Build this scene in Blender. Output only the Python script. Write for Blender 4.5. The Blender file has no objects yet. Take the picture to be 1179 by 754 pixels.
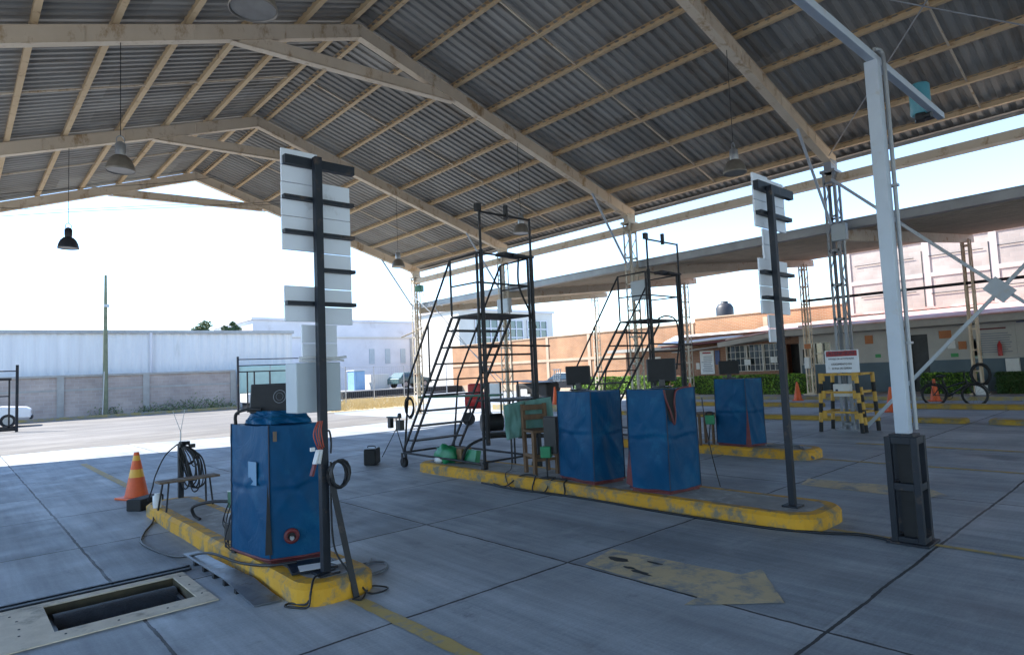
import bpy, bmesh, math, random
from mathutils import Vector, Matrix, noise
random.seed(7)
R = math.radians
S = bpy.context.scene
COL = S.collection

# ------------------------------------------------------------------ materials
def mat(name, c1, c2=None, scale=4.0, rough=0.65, metal=0.0, bump=0.15, c3=None, amt=0.35, scale3=2.0,
        stretch=(1, 1, 1), spec=0.5, detail=6.0, bump_scale=None):
    m = bpy.data.materials.new(name); m.use_nodes = True
    nt = m.node_tree; N = nt.nodes; L = nt.links
    b = N['Principled BSDF']; b.inputs['Roughness'].default_value = rough; b.inputs['Metallic'].default_value = metal
    b.inputs['Specular IOR Level'].default_value = spec
    if c2 is None: c2 = tuple(x * 0.72 for x in c1)
    tc = N.new('ShaderNodeTexCoord'); mp = N.new('ShaderNodeMapping'); mp.inputs['Scale'].default_value = stretch
    L.new(tc.outputs['Object'], mp.inputs['Vector'])
    n = N.new('ShaderNodeTexNoise'); n.inputs['Scale'].default_value = scale; n.inputs['Detail'].default_value = detail
    n.inputs['Roughness'].default_value = 0.62
    L.new(mp.outputs['Vector'], n.inputs['Vector'])
    r = N.new('ShaderNodeValToRGB'); r.color_ramp.elements[0].position = 0.32; r.color_ramp.elements[1].position = 0.68
    r.color_ramp.elements[0].color = (*c2, 1); r.color_ramp.elements[1].color = (*c1, 1)
    L.new(n.outputs['Fac'], r.inputs['Fac'])
    out = r.outputs['Color']
    if c3 is not None:
        n3 = N.new('ShaderNodeTexNoise'); n3.inputs['Scale'].default_value = scale3; n3.inputs['Detail'].default_value = 8
        n3.inputs['Roughness'].default_value = 0.7
        L.new(mp.outputs['Vector'], n3.inputs['Vector'])
        r3 = N.new('ShaderNodeValToRGB'); p = 0.72 - 0.4 * amt
        r3.color_ramp.elements[0].position = p - 0.06; r3.color_ramp.elements[1].position = p + 0.08
        r3.color_ramp.elements[0].color = (0, 0, 0, 1); r3.color_ramp.elements[1].color = (1, 1, 1, 1)
        L.new(n3.outputs['Fac'], r3.inputs['Fac'])
        mx = N.new('ShaderNodeMix'); mx.data_type = 'RGBA'
        L.new(r3.outputs['Color'], mx.inputs['Factor']); L.new(out, mx.inputs['A']); mx.inputs['B'].default_value = (*c3, 1)
        out = mx.outputs['Result']
    L.new(out, b.inputs['Base Color'])
    if bump > 0:
        nb = N.new('ShaderNodeTexNoise'); nb.inputs['Scale'].default_value = bump_scale or scale * 6; nb.inputs['Detail'].default_value = 5
        L.new(mp.outputs['Vector'], nb.inputs['Vector'])
        bp = N.new('ShaderNodeBump'); bp.inputs['Strength'].default_value = bump; bp.inputs['Distance'].default_value = 0.02
        L.new(nb.outputs['Fac'], bp.inputs['Height']); L.new(bp.outputs['Normal'], b.inputs['Normal'])
    return m

def brick_mat(name, c1, c2, mortar, bw=0.4, bh=0.2, rough=0.9, axis='Y', c3=None, amt=0.3):
    m = bpy.data.materials.new(name); m.use_nodes = True
    nt = m.node_tree; N = nt.nodes; L = nt.links; b = N['Principled BSDF']; b.inputs['Roughness'].default_value = rough
    tc = N.new('ShaderNodeTexCoord'); sp = N.new('ShaderNodeSeparateXYZ'); cb = N.new('ShaderNodeCombineXYZ')
    L.new(tc.outputs['Object'], sp.inputs[0]); L.new(sp.outputs[axis], cb.inputs['X']); L.new(sp.outputs['Z'], cb.inputs['Y'])
    br = N.new('ShaderNodeTexBrick'); br.inputs['Scale'].default_value = 1.0
    br.inputs['Brick Width'].default_value = bw; br.inputs['Row Height'].default_value = bh; br.inputs['Mortar Size'].default_value = 0.012
    br.inputs['Color1'].default_value = (*c1, 1); br.inputs['Color2'].default_value = (*c2, 1); br.inputs['Mortar'].default_value = (*mortar, 1)
    L.new(cb.outputs[0], br.inputs['Vector'])
    n = N.new('ShaderNodeTexNoise'); n.inputs['Scale'].default_value = 0.7; n.inputs['Detail'].default_value = 7
    L.new(tc.outputs['Object'], n.inputs['Vector'])
    r = N.new('ShaderNodeValToRGB'); r.color_ramp.elements[0].position = 0.3; r.color_ramp.elements[1].position = 0.7
    r.color_ramp.elements[0].color = (0.7, 0.7, 0.7, 1); r.color_ramp.elements[1].color = (1.08, 1.06, 1.04, 1)
    L.new(n.outputs['Fac'], r.inputs['Fac'])
    mx = N.new('ShaderNodeMix'); mx.data_type = 'RGBA'; mx.blend_type = 'MULTIPLY'; mx.inputs['Factor'].default_value = 1
    L.new(br.outputs['Color'], mx.inputs['A']); L.new(r.outputs['Color'], mx.inputs['B'])
    L.new(mx.outputs['Result'], b.inputs['Base Color'])
    bp = N.new('ShaderNodeBump'); bp.inputs['Strength'].default_value = 0.4; bp.inputs['Distance'].default_value = 0.01
    L.new(br.outputs['Fac'], bp.inputs['Height']); bp.invert = True; L.new(bp.outputs['Normal'], b.inputs['Normal'])
    return m

def leaf_mat(name, c1, c2):
    m = mat(name, c1, c2, scale=3, rough=0.55, bump=0)
    b = m.node_tree.nodes['Principled BSDF']
    b.inputs['Transmission Weight'].default_value = 0.0
    return m

def glass_mat(name, tint=(0.03, 0.05, 0.06), rough=0.08):
    return mat(name, tint, tuple(x * 0.8 for x in tint), rough=rough, spec=0.8, bump=0.0)

def ground_mat():
    m = bpy.data.materials.new('worn_concrete'); m.use_nodes = True
    nt = m.node_tree; N = nt.nodes; L = nt.links; b = N['Principled BSDF']
    geo = N.new('ShaderNodeNewGeometry'); P = geo.outputs['Position']
    sp = N.new('ShaderNodeSeparateXYZ'); L.new(P, sp.inputs[0])
    def math_(op, a, bb=None, c=None):
        n = N.new('ShaderNodeMath'); n.operation = op
        for i, v in enumerate((a, bb, c)):
            if v is None: continue
            if isinstance(v, (int, float)): n.inputs[i].default_value = v
            else: L.new(v, n.inputs[i])
        return n.outputs[0]
    def noise_(scale, detail=6, rough=0.6, vec=None, stretch=None):
        n = N.new('ShaderNodeTexNoise'); n.inputs['Scale'].default_value = scale; n.inputs['Detail'].default_value = detail; n.inputs['Roughness'].default_value = rough
        if stretch:
            mp = N.new('ShaderNodeMapping'); mp.inputs['Scale'].default_value = stretch; L.new(P, mp.inputs['Vector']); L.new(mp.outputs[0], n.inputs['Vector'])
        else: L.new(P, n.inputs['Vector'])
        return n.outputs['Fac']
    def ramp(f, p0, p1, c0, c1):
        r = N.new('ShaderNodeValToRGB'); e = r.color_ramp.elements; e[0].position = p0; e[1].position = p1
        e[0].color = (*c0, 1); e[1].color = (*c1, 1); L.new(f, r.inputs['Fac']); return r.outputs['Color']
    def mix(f, a, bb, blend='MIX'):
        x = N.new('ShaderNodeMix'); x.data_type = 'RGBA'; x.blend_type = blend
        if isinstance(f, (int, float)): x.inputs['Factor'].default_value = f
        else: L.new(f, x.inputs['Factor'])
        for k, v in (('A', a), ('B', bb)):
            if isinstance(v, tuple): x.inputs[k].default_value = (*v, 1)
            else: L.new(v, x.inputs[k])
        return x.outputs['Result']
    wob = math_('MULTIPLY', math_('SUBTRACT', noise_(1.6, 7, 0.7), 0.5), 0.055)
    y = math_('ADD', sp.outputs['Y'], wob); x = math_('ADD', sp.outputs['X'], wob)
    # joints across the lanes, every 2.07 m
    t = math_('DIVIDE', math_('SUBTRACT', y, 1.63), 2.07)
    fy = math_('MULTIPLY', math_('ABSOLUTE', math_('SUBTRACT', t, math_('ROUND', t))), 2.07)
    jx = None
    for xv in (1.03, 3.85, 8.2, 12.4, 15.6, 19.2, 23.0, -1.8, -4.6):
        d = math_('ABSOLUTE', math_('SUBTRACT', x, xv)); jx = d if jx is None else math_('MINIMUM', jx, d)
    dist = math_('MINIMUM', fy, jx)
    wid = math_('ADD', 0.003, math_('MULTIPLY', noise_(4.2, 6), 0.017))
    joint = math_('LESS_THAN', dist, wid)
    edge = math_('SUBTRACT', 1.0, math_('MINIMUM', math_('DIVIDE', dist, 0.07), 1.0))
    # tyre tracks either side of each lane centre
    tr = None
    for xv in (-1.0, 0.6, 3.45, 4.85, 7.7, 9.1, 11.9, 13.3):
        d = math_('ABSOLUTE', math_('SUBTRACT', sp.outputs['X'], xv)); tr = d if tr is None else math_('MINIMUM', tr, d)
    track = math_('MULTIPLY', math_('SUBTRACT', 1.0, math_('MINIMUM', math_('DIVIDE', tr, 0.42), 1.0)), noise_(1.0, 6, 0.7, stretch=(4.0, 0.5, 1)))
    # slab tone
    slab = N.new('ShaderNodeTexWhiteNoise'); slab.noise_dimensions = '2D'
    cb = N.new('ShaderNodeCombineXYZ')
    L.new(math_('FLOOR', t), cb.inputs[0]); L.new(math_('FLOOR', math_('DIVIDE', math_('SUBTRACT', x, 1.03), 2.82)), cb.inputs[1])
    L.new(cb.outputs[0], slab.inputs['Vector'])
    base = ramp(noise_(0.55, 9, 0.65), 0.34, 0.66, (0.25, 0.28, 0.308), (0.405, 0.44, 0.472))
    base = mix(1.0, base, ramp(slab.outputs['Value'], 0, 1, (0.78, 0.79, 0.8), (1.16, 1.15, 1.14)), 'MULTIPLY')
    # wheel tracks and broom strokes along the lanes
    strk = noise_(1.0, 6, 0.7, stretch=(7.0, 0.35, 1))
    base = mix(0.8, base, ramp(strk, 0.3, 0.7, (0.66, 0.67, 0.69), (1.26, 1.25, 1.24)), 'MULTIPLY')
    brush = noise_(1.0, 4, 0.7, stretch=(2.0, 60.0, 1))
    base = mix(0.6, base, ramp(brush, 0.3, 0.7, (0.86, 0.86, 0.86), (1.12, 1.12, 1.12)), 'MULTIPLY')
    spots = ramp(noise_(2.6, 8, 0.7), 0.6, 0.72, (0, 0, 0), (1, 1, 1))
    base = mix(math_('MULTIPLY', spots, 0.45), base, (0.13, 0.13, 0.13))
    oil = ramp(noise_(0.9, 5, 0.55, stretch=(1.2, 0.7, 1)), 0.63, 0.74, (0, 0, 0), (1, 1, 1))
    base = mix(math_('MULTIPLY', oil, 0.7), base, (0.1, 0.105, 0.11))
    chalk = ramp(noise_(5.5, 9, 0.75), 0.6, 0.72, (0, 0, 0), (1, 1, 1))
    base = mix(math_('MULTIPLY', chalk, 0.35), base, (0.45, 0.48, 0.5))
    grit = noise_(60, 3, 0.6)
    base = mix(0.5, base, ramp(grit, 0.3, 0.7, (0.8, 0.8, 0.8), (1.18, 1.18, 1.18)), 'MULTIPLY')
    base = mix(math_('MULTIPLY', math_('MULTIPLY', edge, noise_(3.0, 5)), 0.5), base, (0.14, 0.14, 0.14))
    base = mix(math_('MULTIPLY', track, 0.75), base, (0.14, 0.15, 0.16))
    rag = ramp(noise_(9.0, 8, 0.75), 0.5, 0.6, (0, 0, 0), (1, 1, 1))
    smear = ramp(noise_(1.0, 7, 0.7, stretch=(3.2, 0.9, 1)), 0.56, 0.7, (0, 0, 0), (1, 1, 1))
    base = mix(math_('MULTIPLY', math_('MULTIPLY', rag, smear), 0.6), base, (0.09, 0.095, 0.1))
    pale = ramp(noise_(1.0, 8, 0.7, stretch=(1.4, 2.2, 1)), 0.55, 0.68, (0, 0, 0), (1, 1, 1))
    base = mix(math_('MULTIPLY', pale, 0.3), base, (0.46, 0.49, 0.52))
    arris = math_('MULTIPLY', math_('LESS_THAN', dist, 0.035), ramp(noise_(3.5, 6, 0.7), 0.45, 0.6, (0, 0, 0), (1, 1, 1)))
    base = mix(math_('MULTIPLY', arris, 0.35), base, (0.5, 0.52, 0.54))
    base = mix(joint, base, (0.035, 0.035, 0.036))
    L.new(base, b.inputs['Base Color'])
    L.new(ramp(noise_(1.5, 5), 0.3, 0.7, (0.5,) * 3, (0.85,) * 3), b.inputs['Roughness'])
    h = math_('SUBTRACT', math_('MULTIPLY', math_('ADD', grit, math_('MULTIPLY', brush, 1.2)), 0.12), joint)
    bp = N.new('ShaderNodeBump'); bp.inputs['Strength'].default_value = 0.5; bp.inputs['Distance'].default_value = 0.012
    L.new(h, bp.inputs['Height']); L.new(bp.outputs['Normal'], b.inputs['Normal'])
    return m

def worn_paint(name, col, under=(0.27, 0.27, 0.27), keep=0.6, scale=5):
    return mat(name, col, tuple(x * 0.8 for x in col), scale=2.5, rough=0.75, bump=0.2, c3=under, amt=1 - keep, scale3=scale)

M = {}
M['ground'] = ground_mat()
M['asphalt'] = mat('asphalt', (0.165, 0.155, 0.142), (0.105, 0.1, 0.094), scale=0.8, rough=0.9, bump=0.3, bump_scale=40, c3=(0.2, 0.19, 0.175), amt=0.45, scale3=0.35, stretch=(0.5, 1.6, 1))
M['kerb_top'] = mat('kerb_concrete', (0.34, 0.335, 0.32), (0.22, 0.215, 0.205), scale=3, rough=0.85, bump=0.3, c3=(0.48, 0.47, 0.45), amt=0.3, scale3=5)
M['kerb_yellow'] = mat('chipped_yellow_paint', (0.66, 0.34, 0.018), (0.54, 0.265, 0.014), scale=1.4, rough=0.75, bump=0.45, c3=(0.19, 0.165, 0.11), amt=0.47, scale3=5.5)
M['kerb_far'] = mat('dull_yellow_paint', (0.46, 0.28, 0.03), (0.36, 0.22, 0.03), scale=2, rough=0.75, bump=0.3, c3=(0.2, 0.17, 0.11), amt=0.4, scale3=3)
M['kerb_faded'] = mat('faded_yellow_kerb', (0.4, 0.3, 0.1), (0.3, 0.25, 0.13), scale=3, rough=0.8, bump=0.3, c3=(0.26, 0.25, 0.23), amt=0.5, scale3=4)
M['arrow'] = worn_paint('worn_ochre_paint', (0.62, 0.49, 0.29), (0.26, 0.27, 0.27), 0.52, 4)
M['line'] = worn_paint('worn_yellow_line', (0.54, 0.39, 0.13), (0.25, 0.26, 0.26), 0.6, 6)
M['tan_paint'] = mat('tan_painted_steel', (0.70, 0.585, 0.44), (0.60, 0.485, 0.35), scale=1.2, rough=0.6, bump=0.05, c3=(0.36, 0.22, 0.10), amt=0.3, scale3=3.2, stretch=(1, 1, 0.5))
M['purlin'] = mat('ochre_painted_purlin', (0.60, 0.44, 0.26), (0.50, 0.345, 0.185), scale=0.9, rough=0.6, bump=0.03, c3=(0.24, 0.13, 0.055), amt=0.24, scale3=5)
M['sheet_plain'] = mat('weathered_galvanised_sheet', (0.42, 0.385, 0.335), (0.31, 0.285, 0.25), scale=0.7, rough=0.55, metal=0.2, bump=0.05, c3=(0.22, 0.2, 0.175), amt=0.3, scale3=1.1, stretch=(0.35, 1.5, 1))
def sheet_mat():
    m = mat('weathered_roof_sheet', (0.335, 0.315, 0.28), (0.24, 0.228, 0.205), scale=0.7, rough=0.55, metal=0.2, bump=0.05, c3=(0.22, 0.19, 0.155), amt=0.32, scale3=1.3, stretch=(0.35, 1.6, 1))
    nt = m.node_tree; N = nt.nodes; L = nt.links; b = N['Principled BSDF']; src = b.inputs['Base Color'].links[0].from_socket
    tc = N.new('ShaderNodeTexCoord'); vm = N.new('ShaderNodeVectorMath'); vm.operation = 'MULTIPLY'; vm.inputs[1].default_value = (1 / 3.05, 1 / 0.82, 0.0)
    fl = N.new('ShaderNodeVectorMath'); fl.operation = 'FLOOR'; wn = N.new('ShaderNodeTexWhiteNoise'); wn.noise_dimensions = '2D'
    L.new(tc.outputs['Object'], vm.inputs[0]); L.new(vm.outputs[0], fl.inputs[0]); L.new(fl.outputs[0], wn.inputs['Vector'])
    r = N.new('ShaderNodeValToRGB'); r.color_ramp.elements[0].color = (0.8, 0.79, 0.78, 1); r.color_ramp.elements[1].color = (1.12, 1.12, 1.12, 1); L.new(wn.outputs['Value'], r.inputs['Fac'])
    mx = N.new('ShaderNodeMix'); mx.data_type = 'RGBA'; mx.blend_type = 'MULTIPLY'; mx.inputs['Factor'].default_value = 1; L.new(src, mx.inputs['A']); L.new(r.outputs['Color'], mx.inputs['B']); L.new(mx.outputs['Result'], b.inputs['Base Color'])
    return m
M['sheet'] = sheet_mat()
M['low_purlin'] = mat('brown_grey_purlin', (0.66, 0.54, 0.41), (0.52, 0.42, 0.31), scale=1.2, rough=0.7, bump=0.05)
M['low_sheet'] = mat('brownish_roof_sheet', (0.6, 0.5, 0.4), (0.46, 0.38, 0.3), scale=0.8, rough=0.6, bump=0.05)
M['grey_fascia'] = mat('grey_flashing', (0.36, 0.37, 0.38), (0.26, 0.265, 0.27), scale=1.5, rough=0.45, metal=0.4, bump=0.03)
M['cream_steel'] = mat('cream_painted_lattice', (0.52, 0.47, 0.38), (0.42, 0.36, 0.27), scale=2, rough=0.6, bump=0.05, c3=(0.3, 0.18, 0.09), amt=0.3, scale3=4)
M['grey_steel'] = mat('grey_painted_lattice', (0.30, 0.32, 0.34), (0.22, 0.23, 0.25), scale=2, rough=0.5, bump=0.05, c3=(0.2, 0.12, 0.07), amt=0.25, scale3=4)
M['white_steel'] = mat('white_painted_steel', (0.46, 0.51, 0.56), (0.38, 0.42, 0.47), scale=1.5, rough=0.45, bump=0.03, c3=(0.4, 0.37, 0.33), amt=0.2, scale3=4)
M['black_steel'] = mat('black_painted_steel', (0.013, 0.0135, 0.016), (0.008, 0.008, 0.01), scale=5, rough=0.6, bump=0.08, c3=(0.09, 0.06, 0.045), amt=0.26, scale3=7)
M['dark_steel'] = mat('dark_grey_steel', (0.014, 0.019, 0.028), (0.009, 0.012, 0.018), scale=4, rough=0.5, spec=0.3, bump=0.08, c3=(0.1, 0.065, 0.045), amt=0.25, scale3=5)
M['rubber'] = mat('black_rubber', (0.018, 0.018, 0.019), (0.01, 0.01, 0.01), rough=0.75, bump=0.1)
M['plastic_black'] = mat('black_plastic', (0.02, 0.021, 0.023), (0.012, 0.012, 0.013), rough=0.4, bump=0.05)
M['tarp'] = mat('blue_vinyl_cover', (0.001, 0.07, 0.165), (0.001, 0.05, 0.125), scale=2.2, rough=0.5, bump=0.25, bump_scale=7, c3=(0.008, 0.095, 0.19), amt=0.3, scale3=3, spec=0.16)
M['tarp_light'] = mat('faded_blue_vinyl', (0.12, 0.25, 0.40), (0.08, 0.2, 0.33), scale=2.2, rough=0.5, bump=0.25, bump_scale=7, c3=(0.1, 0.17, 0.26), amt=0.3, scale3=2.6, stretch=(1, 1, 0.5))
def creases(m, scale=3.2, strength=0.55):
    nt = m.node_tree; N = nt.nodes; L = nt.links; b = N['Principled BSDF']
    tc = N.new('ShaderNodeTexCoord'); n = N.new('ShaderNodeTexNoise'); n.inputs['Scale'].default_value = scale; n.inputs['Detail'].default_value = 3; n.inputs['Distortion'].default_value = 1.2
    mp = N.new('ShaderNodeMapping'); mp.inputs['Scale'].default_value = (1, 1, 0.7); mp.inputs['Rotation'].default_value = (0.5, 0.3, 0.2); L.new(tc.outputs['Object'], mp.inputs['Vector']); L.new(mp.outputs[0], n.inputs['Vector'])
    s1 = N.new('ShaderNodeMath'); s1.operation = 'SUBTRACT'; s1.inputs[1].default_value = .5; a = N.new('ShaderNodeMath'); a.operation = 'ABSOLUTE'; p = N.new('ShaderNodeMath'); p.operation = 'POWER'; p.inputs[1].default_value = .5
    L.new(n.outputs['Fac'], s1.inputs[0]); L.new(s1.outputs[0], a.inputs[0]); L.new(a.outputs[0], p.inputs[0])
    bp = N.new('ShaderNodeBump'); bp.inputs['Strength'].default_value = strength; bp.inputs['Distance'].default_value = .03; L.new(p.outputs[0], bp.inputs['Height'])
    old = b.inputs['Normal'].links[0].from_socket if b.inputs['Normal'].links else None
    if old: L.new(old, bp.inputs['Normal'])
    L.new(bp.outputs['Normal'], b.inputs['Normal'])
creases(M['tarp'], 2.6, 0.34)
M['piping'] = mat('dark_piping', (0.02, 0.03, 0.06), (0.012, 0.02, 0.04), rough=0.6, bump=0.05)
M['red_base'] = mat('red_painted_cabinet', (0.17, 0.022, 0.024), (0.09, 0.014, 0.016), scale=5, rough=0.5, bump=0.1, c3=(0.12, 0.05, 0.045), amt=0.3, scale3=8)
M['panel'] = mat('white_lane_panel', (0.72, 0.75, 0.79), (0.64, 0.67, 0.72), scale=1.3, rough=0.4, bump=0.02, c3=(0.42, 0.43, 0.44), amt=0.14, scale3=3)
M['box_grey'] = mat('grey_enamel_box', (0.42, 0.47, 0.50), (0.36, 0.41, 0.44), scale=2, rough=0.4, bump=0.02, c3=(0.36, 0.36, 0.36), amt=0.15, scale3=4)
M['orange'] = mat('orange_cone_plastic', (0.80, 0.13, 0.02), (0.62, 0.085, 0.015), scale=4, rough=0.5, bump=0.06, c3=(0.33, 0.09, 0.03), amt=0.22, scale3=7)
M['yellow_band'] = mat('yellow_reflective_band', (0.80, 0.42, 0.03), (0.66, 0.34, 0.03), scale=6, rough=0.4, bump=0.04)
M['wood'] = mat('weathered_brown_wood', (0.20, 0.115, 0.055), (0.10, 0.055, 0.03), scale=3, rough=0.75, bump=0.3, stretch=(6, 6, 0.8))
M['plywood'] = mat('dusty_tan_plate', (0.70, 0.60, 0.46), (0.56, 0.47, 0.35), scale=6, rough=0.75, bump=0.12, c3=(0.2, 0.17, 0.13), amt=0.34, scale3=2.2)
M['plank'] = mat('rusty_plank', (0.21, 0.15, 0.10), (0.11, 0.075, 0.05), scale=4, rough=0.8, bump=0.3, stretch=(5, 1, 1))
M['bare_sheet'] = mat('scuffed_steel_sheet', (0.34, 0.36, 0.38), (0.2, 0.215, 0.23), scale=3, rough=0.42, metal=0.75, bump=0.2, c3=(0.16, 0.13, 0.1), amt=0.25, scale3=5)
M['roller'] = mat('roller_black', (0.035, 0.04, 0.047), (0.02, 0.022, 0.026), scale=10, rough=0.7, bump=0.6, bump_scale=90)
M['pit_dark'] = mat('pit_lining', (0.10, 0.075, 0.035), (0.045, 0.035, 0.02), scale=4, rough=0.8, bump=0.2)
M['green_cloth'] = mat('pale_green_cloth', (0.17, 0.33, 0.29), (0.11, 0.24, 0.2), scale=4, rough=0.85, bump=0.3, bump_scale=12)
M['green_plastic'] = mat('green_plastic', (0.02, 0.26, 0.10), (0.012, 0.17, 0.07), scale=4, rough=0.4, bump=0.1)
M['green_dark'] = mat('dark_green_enamel', (0.012, 0.12, 0.06), (0.008, 0.08, 0.04), scale=4, rough=0.45, bump=0.08)
M['cardboard'] = mat('brown_cardboard', (0.30, 0.19, 0.10), (0.22, 0.14, 0.075), rough=0.85, bump=0.1)
M['paper'] = mat('white_paper', (0.72, 0.72, 0.70), (0.62, 0.62, 0.61), rough=0.8, bump=0.03)
M['white_plastic'] = mat('white_plastic', (0.70, 0.70, 0.69), (0.6, 0.6, 0.59), rough=0.45, bump=0.03)
M['teal'] = mat('teal_enamel', (0.09, 0.30, 0.36), (0.07, 0.24, 0.3), rough=0.4, bump=0.02, c3=(0.2, 0.33, 0.36), amt=0.2, scale3=4)
M['lamp_alu'] = mat('dusty_aluminium_reflector', (0.28, 0.25, 0.21), (0.2, 0.175, 0.145), scale=5, rough=0.5, metal=0.5, bump=0.05)
M['lamp_dark'] = mat('dark_lamp_enamel', (0.03, 0.035, 0.045), (0.02, 0.022, 0.03), rough=0.45, bump=0.03)
M['lamp_glass'] = mat('frosted_lamp_glass', (0.30, 0.275, 0.24), (0.2, 0.18, 0.155), rough=0.3, bump=0.02)
M['wire'] = mat('dark_wire', (0.03, 0.03, 0.03), (0.02, 0.02, 0.02), rough=0.6, bump=0)
M['cable'] = mat('black_cable', (0.015, 0.016, 0.018), (0.01, 0.01, 0.011), rough=0.5, bump=0)
M['grey_cable'] = mat('grey_cable', (0.16, 0.17, 0.18), (0.1, 0.1, 0.11), rough=0.5, bump=0)
M['orange_cable'] = mat('orange_red_cable', (0.45, 0.07, 0.025), (0.3, 0.04, 0.02), rough=0.5, bump=0)
M['gal'] = mat('galvanised_pipe', (0.42, 0.43, 0.44), (0.32, 0.33, 0.34), scale=5, rough=0.4, metal=0.6, bump=0.04, c3=(0.3, 0.22, 0.15), amt=0.15)
M['cladding'] = mat('white_ribbed_cladding', (0.70, 0.70, 0.70), (0.62, 0.62, 0.625), scale=0.5, rough=0.5, bump=0.0, c3=(0.5, 0.49, 0.47), amt=0.14, scale3=0.4, stretch=(3, 3, 0.4))
M['block_wall'] = brick_mat('pinkish_block_wall', (0.50, 0.42, 0.38), (0.44, 0.365, 0.33), (0.50, 0.45, 0.42), 0.4, 0.2, axis='X')
M['pink_trim'] = mat('pale_pink_concrete', (0.5, 0.44, 0.395), (0.43, 0.375, 0.335), scale=0.8, rough=0.85, bump=0.1, c3=(0.4, 0.36, 0.33), amt=0.25, scale3=1.2)
M['brick_band'] = mat('stained_concrete_band', (0.50, 0.37, 0.26), (0.42, 0.3, 0.2), scale=1.2, rough=0.9, bump=0.15)
M['concrete_trim'] = mat('concrete_trim', (0.40, 0.385, 0.36), (0.32, 0.305, 0.28), scale=2, rough=0.85, bump=0.2)
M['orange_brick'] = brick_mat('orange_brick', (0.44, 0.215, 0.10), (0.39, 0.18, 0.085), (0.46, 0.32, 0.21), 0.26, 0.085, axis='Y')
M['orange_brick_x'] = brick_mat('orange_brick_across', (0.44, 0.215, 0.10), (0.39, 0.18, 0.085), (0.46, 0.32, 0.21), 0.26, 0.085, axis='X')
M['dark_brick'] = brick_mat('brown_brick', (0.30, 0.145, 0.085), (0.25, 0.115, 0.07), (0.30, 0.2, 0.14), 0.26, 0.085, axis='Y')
M['pink_block'] = brick_mat('pale_pink_block', (0.46, 0.395, 0.35), (0.40, 0.345, 0.305), (0.43, 0.385, 0.345), 0.4, 0.2, axis='Y')
M['white_render'] = mat('white_render', (0.68, 0.66, 0.68), (0.6, 0.58, 0.6), scale=0.6, rough=0.85, bump=0.05, c3=(0.5, 0.47, 0.47), amt=0.2, scale3=0.5)
M['cream_render'] = mat('cream_render', (0.66, 0.62, 0.56), (0.58, 0.54, 0.48), scale=0.6, rough=0.85, bump=0.05)
M['pale_wall'] = mat('pale_grey_paint', (0.46, 0.44, 0.41), (0.38, 0.365, 0.345), scale=1.2, rough=0.8, bump=0.05)
M['slate_wall'] = mat('slate_blue_paint', (0.10, 0.14, 0.17), (0.075, 0.11, 0.135), scale=1.2, rough=0.7, bump=0.05)
M['red_roof'] = mat('faded_red_roof_sheet', (0.56, 0.34, 0.30), (0.48, 0.25, 0.21), scale=0.8, rough=0.7, bump=0.05, c3=(0.64, 0.48, 0.44), amt=0.5, scale3=0.9)
M['white_roof'] = mat('white_roof_sheet', (0.68, 0.66, 0.63), (0.58, 0.56, 0.53), scale=1, rough=0.6, bump=0.05)
M['dark_door'] = mat('dark_door', (0.035, 0.038, 0.042), (0.02, 0.022, 0.025), rough=0.55, bump=0.05)
M['teal_glass'] = glass_mat('teal_window_glass', (0.05, 0.10, 0.105))
M['glass'] = glass_mat('dark_glass')
M['curtain'] = mat('window_curtain', (0.42, 0.37, 0.3), (0.25, 0.22, 0.19), scale=3, rough=0.8, bump=0.1, stretch=(1, 6, 0.5))
M['car_white'] = mat('white_car_paint', (0.74, 0.75, 0.76), (0.7, 0.71, 0.72), rough=0.25, bump=0)
M['car_green'] = mat('dark_green_car_paint', (0.09, 0.15, 0.145), (0.07, 0.125, 0.12), rough=0.25, bump=0)
M['car_black'] = mat('black_car_paint', (0.02, 0.02, 0.023), (0.015, 0.015, 0.017), rough=0.25, bump=0)
M['red_paint'] = mat('red_enamel', (0.48, 0.03, 0.03), (0.36, 0.02, 0.02), rough=0.4, bump=0.03)
M['blue_paint'] = mat('light_blue_plastic', (0.24, 0.42, 0.62), (0.2, 0.37, 0.56), rough=0.5, bump=0.03)
M['navy'] = mat('navy_blue_sign', (0.02, 0.045, 0.17), (0.015, 0.035, 0.13), rough=0.45, bump=0.02)
M['text_dark'] = mat('sign_lettering', (0.03, 0.035, 0.06), (0.02, 0.025, 0.045), rough=0.6, bump=0)
M['text_pale'] = mat('pale_emblem', (0.55, 0.57, 0.6), (0.5, 0.52, 0.55), rough=0.6, bump=0)
M['sign_red'] = mat('sign_red_band', (0.34, 0.02, 0.03), (0.26, 0.015, 0.025), scale=6, rough=0.5, bump=0.02)
M['sign_green'] = mat('green_notice', (0.05, 0.30, 0.10), (0.04, 0.24, 0.08), rough=0.6, bump=0)
M['sign_orange'] = mat('orange_notice', (0.45, 0.16, 0.05), (0.36, 0.12, 0.04), rough=0.6, bump=0)
M['barrier'] = mat('barrier_yellow', (0.62, 0.36, 0.05), (0.5, 0.28, 0.04), scale=5, rough=0.55, bump=0.06, c3=(0.2, 0.12, 0.06), amt=0.25, scale3=8)
M['hedge'] = leaf_mat('bright_hedge_leaf', (0.27, 0.47, 0.05), (0.14, 0.28, 0.03))
M['hedge_dark'] = leaf_mat('dark_hedge_leaf', (0.05, 0.12, 0.025), (0.025, 0.065, 0.014))
M['tree_leaf'] = leaf_mat('tree_leaf', (0.075, 0.12, 0.04), (0.04, 0.07, 0.025))
M['weed'] = leaf_mat('weed_leaf', (0.2, 0.25, 0.11), (0.13, 0.165, 0.075))
M['bark'] = mat('bark', (0.14, 0.10, 0.07), (0.08, 0.06, 0.04), rough=0.9, bump=0.4)
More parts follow.
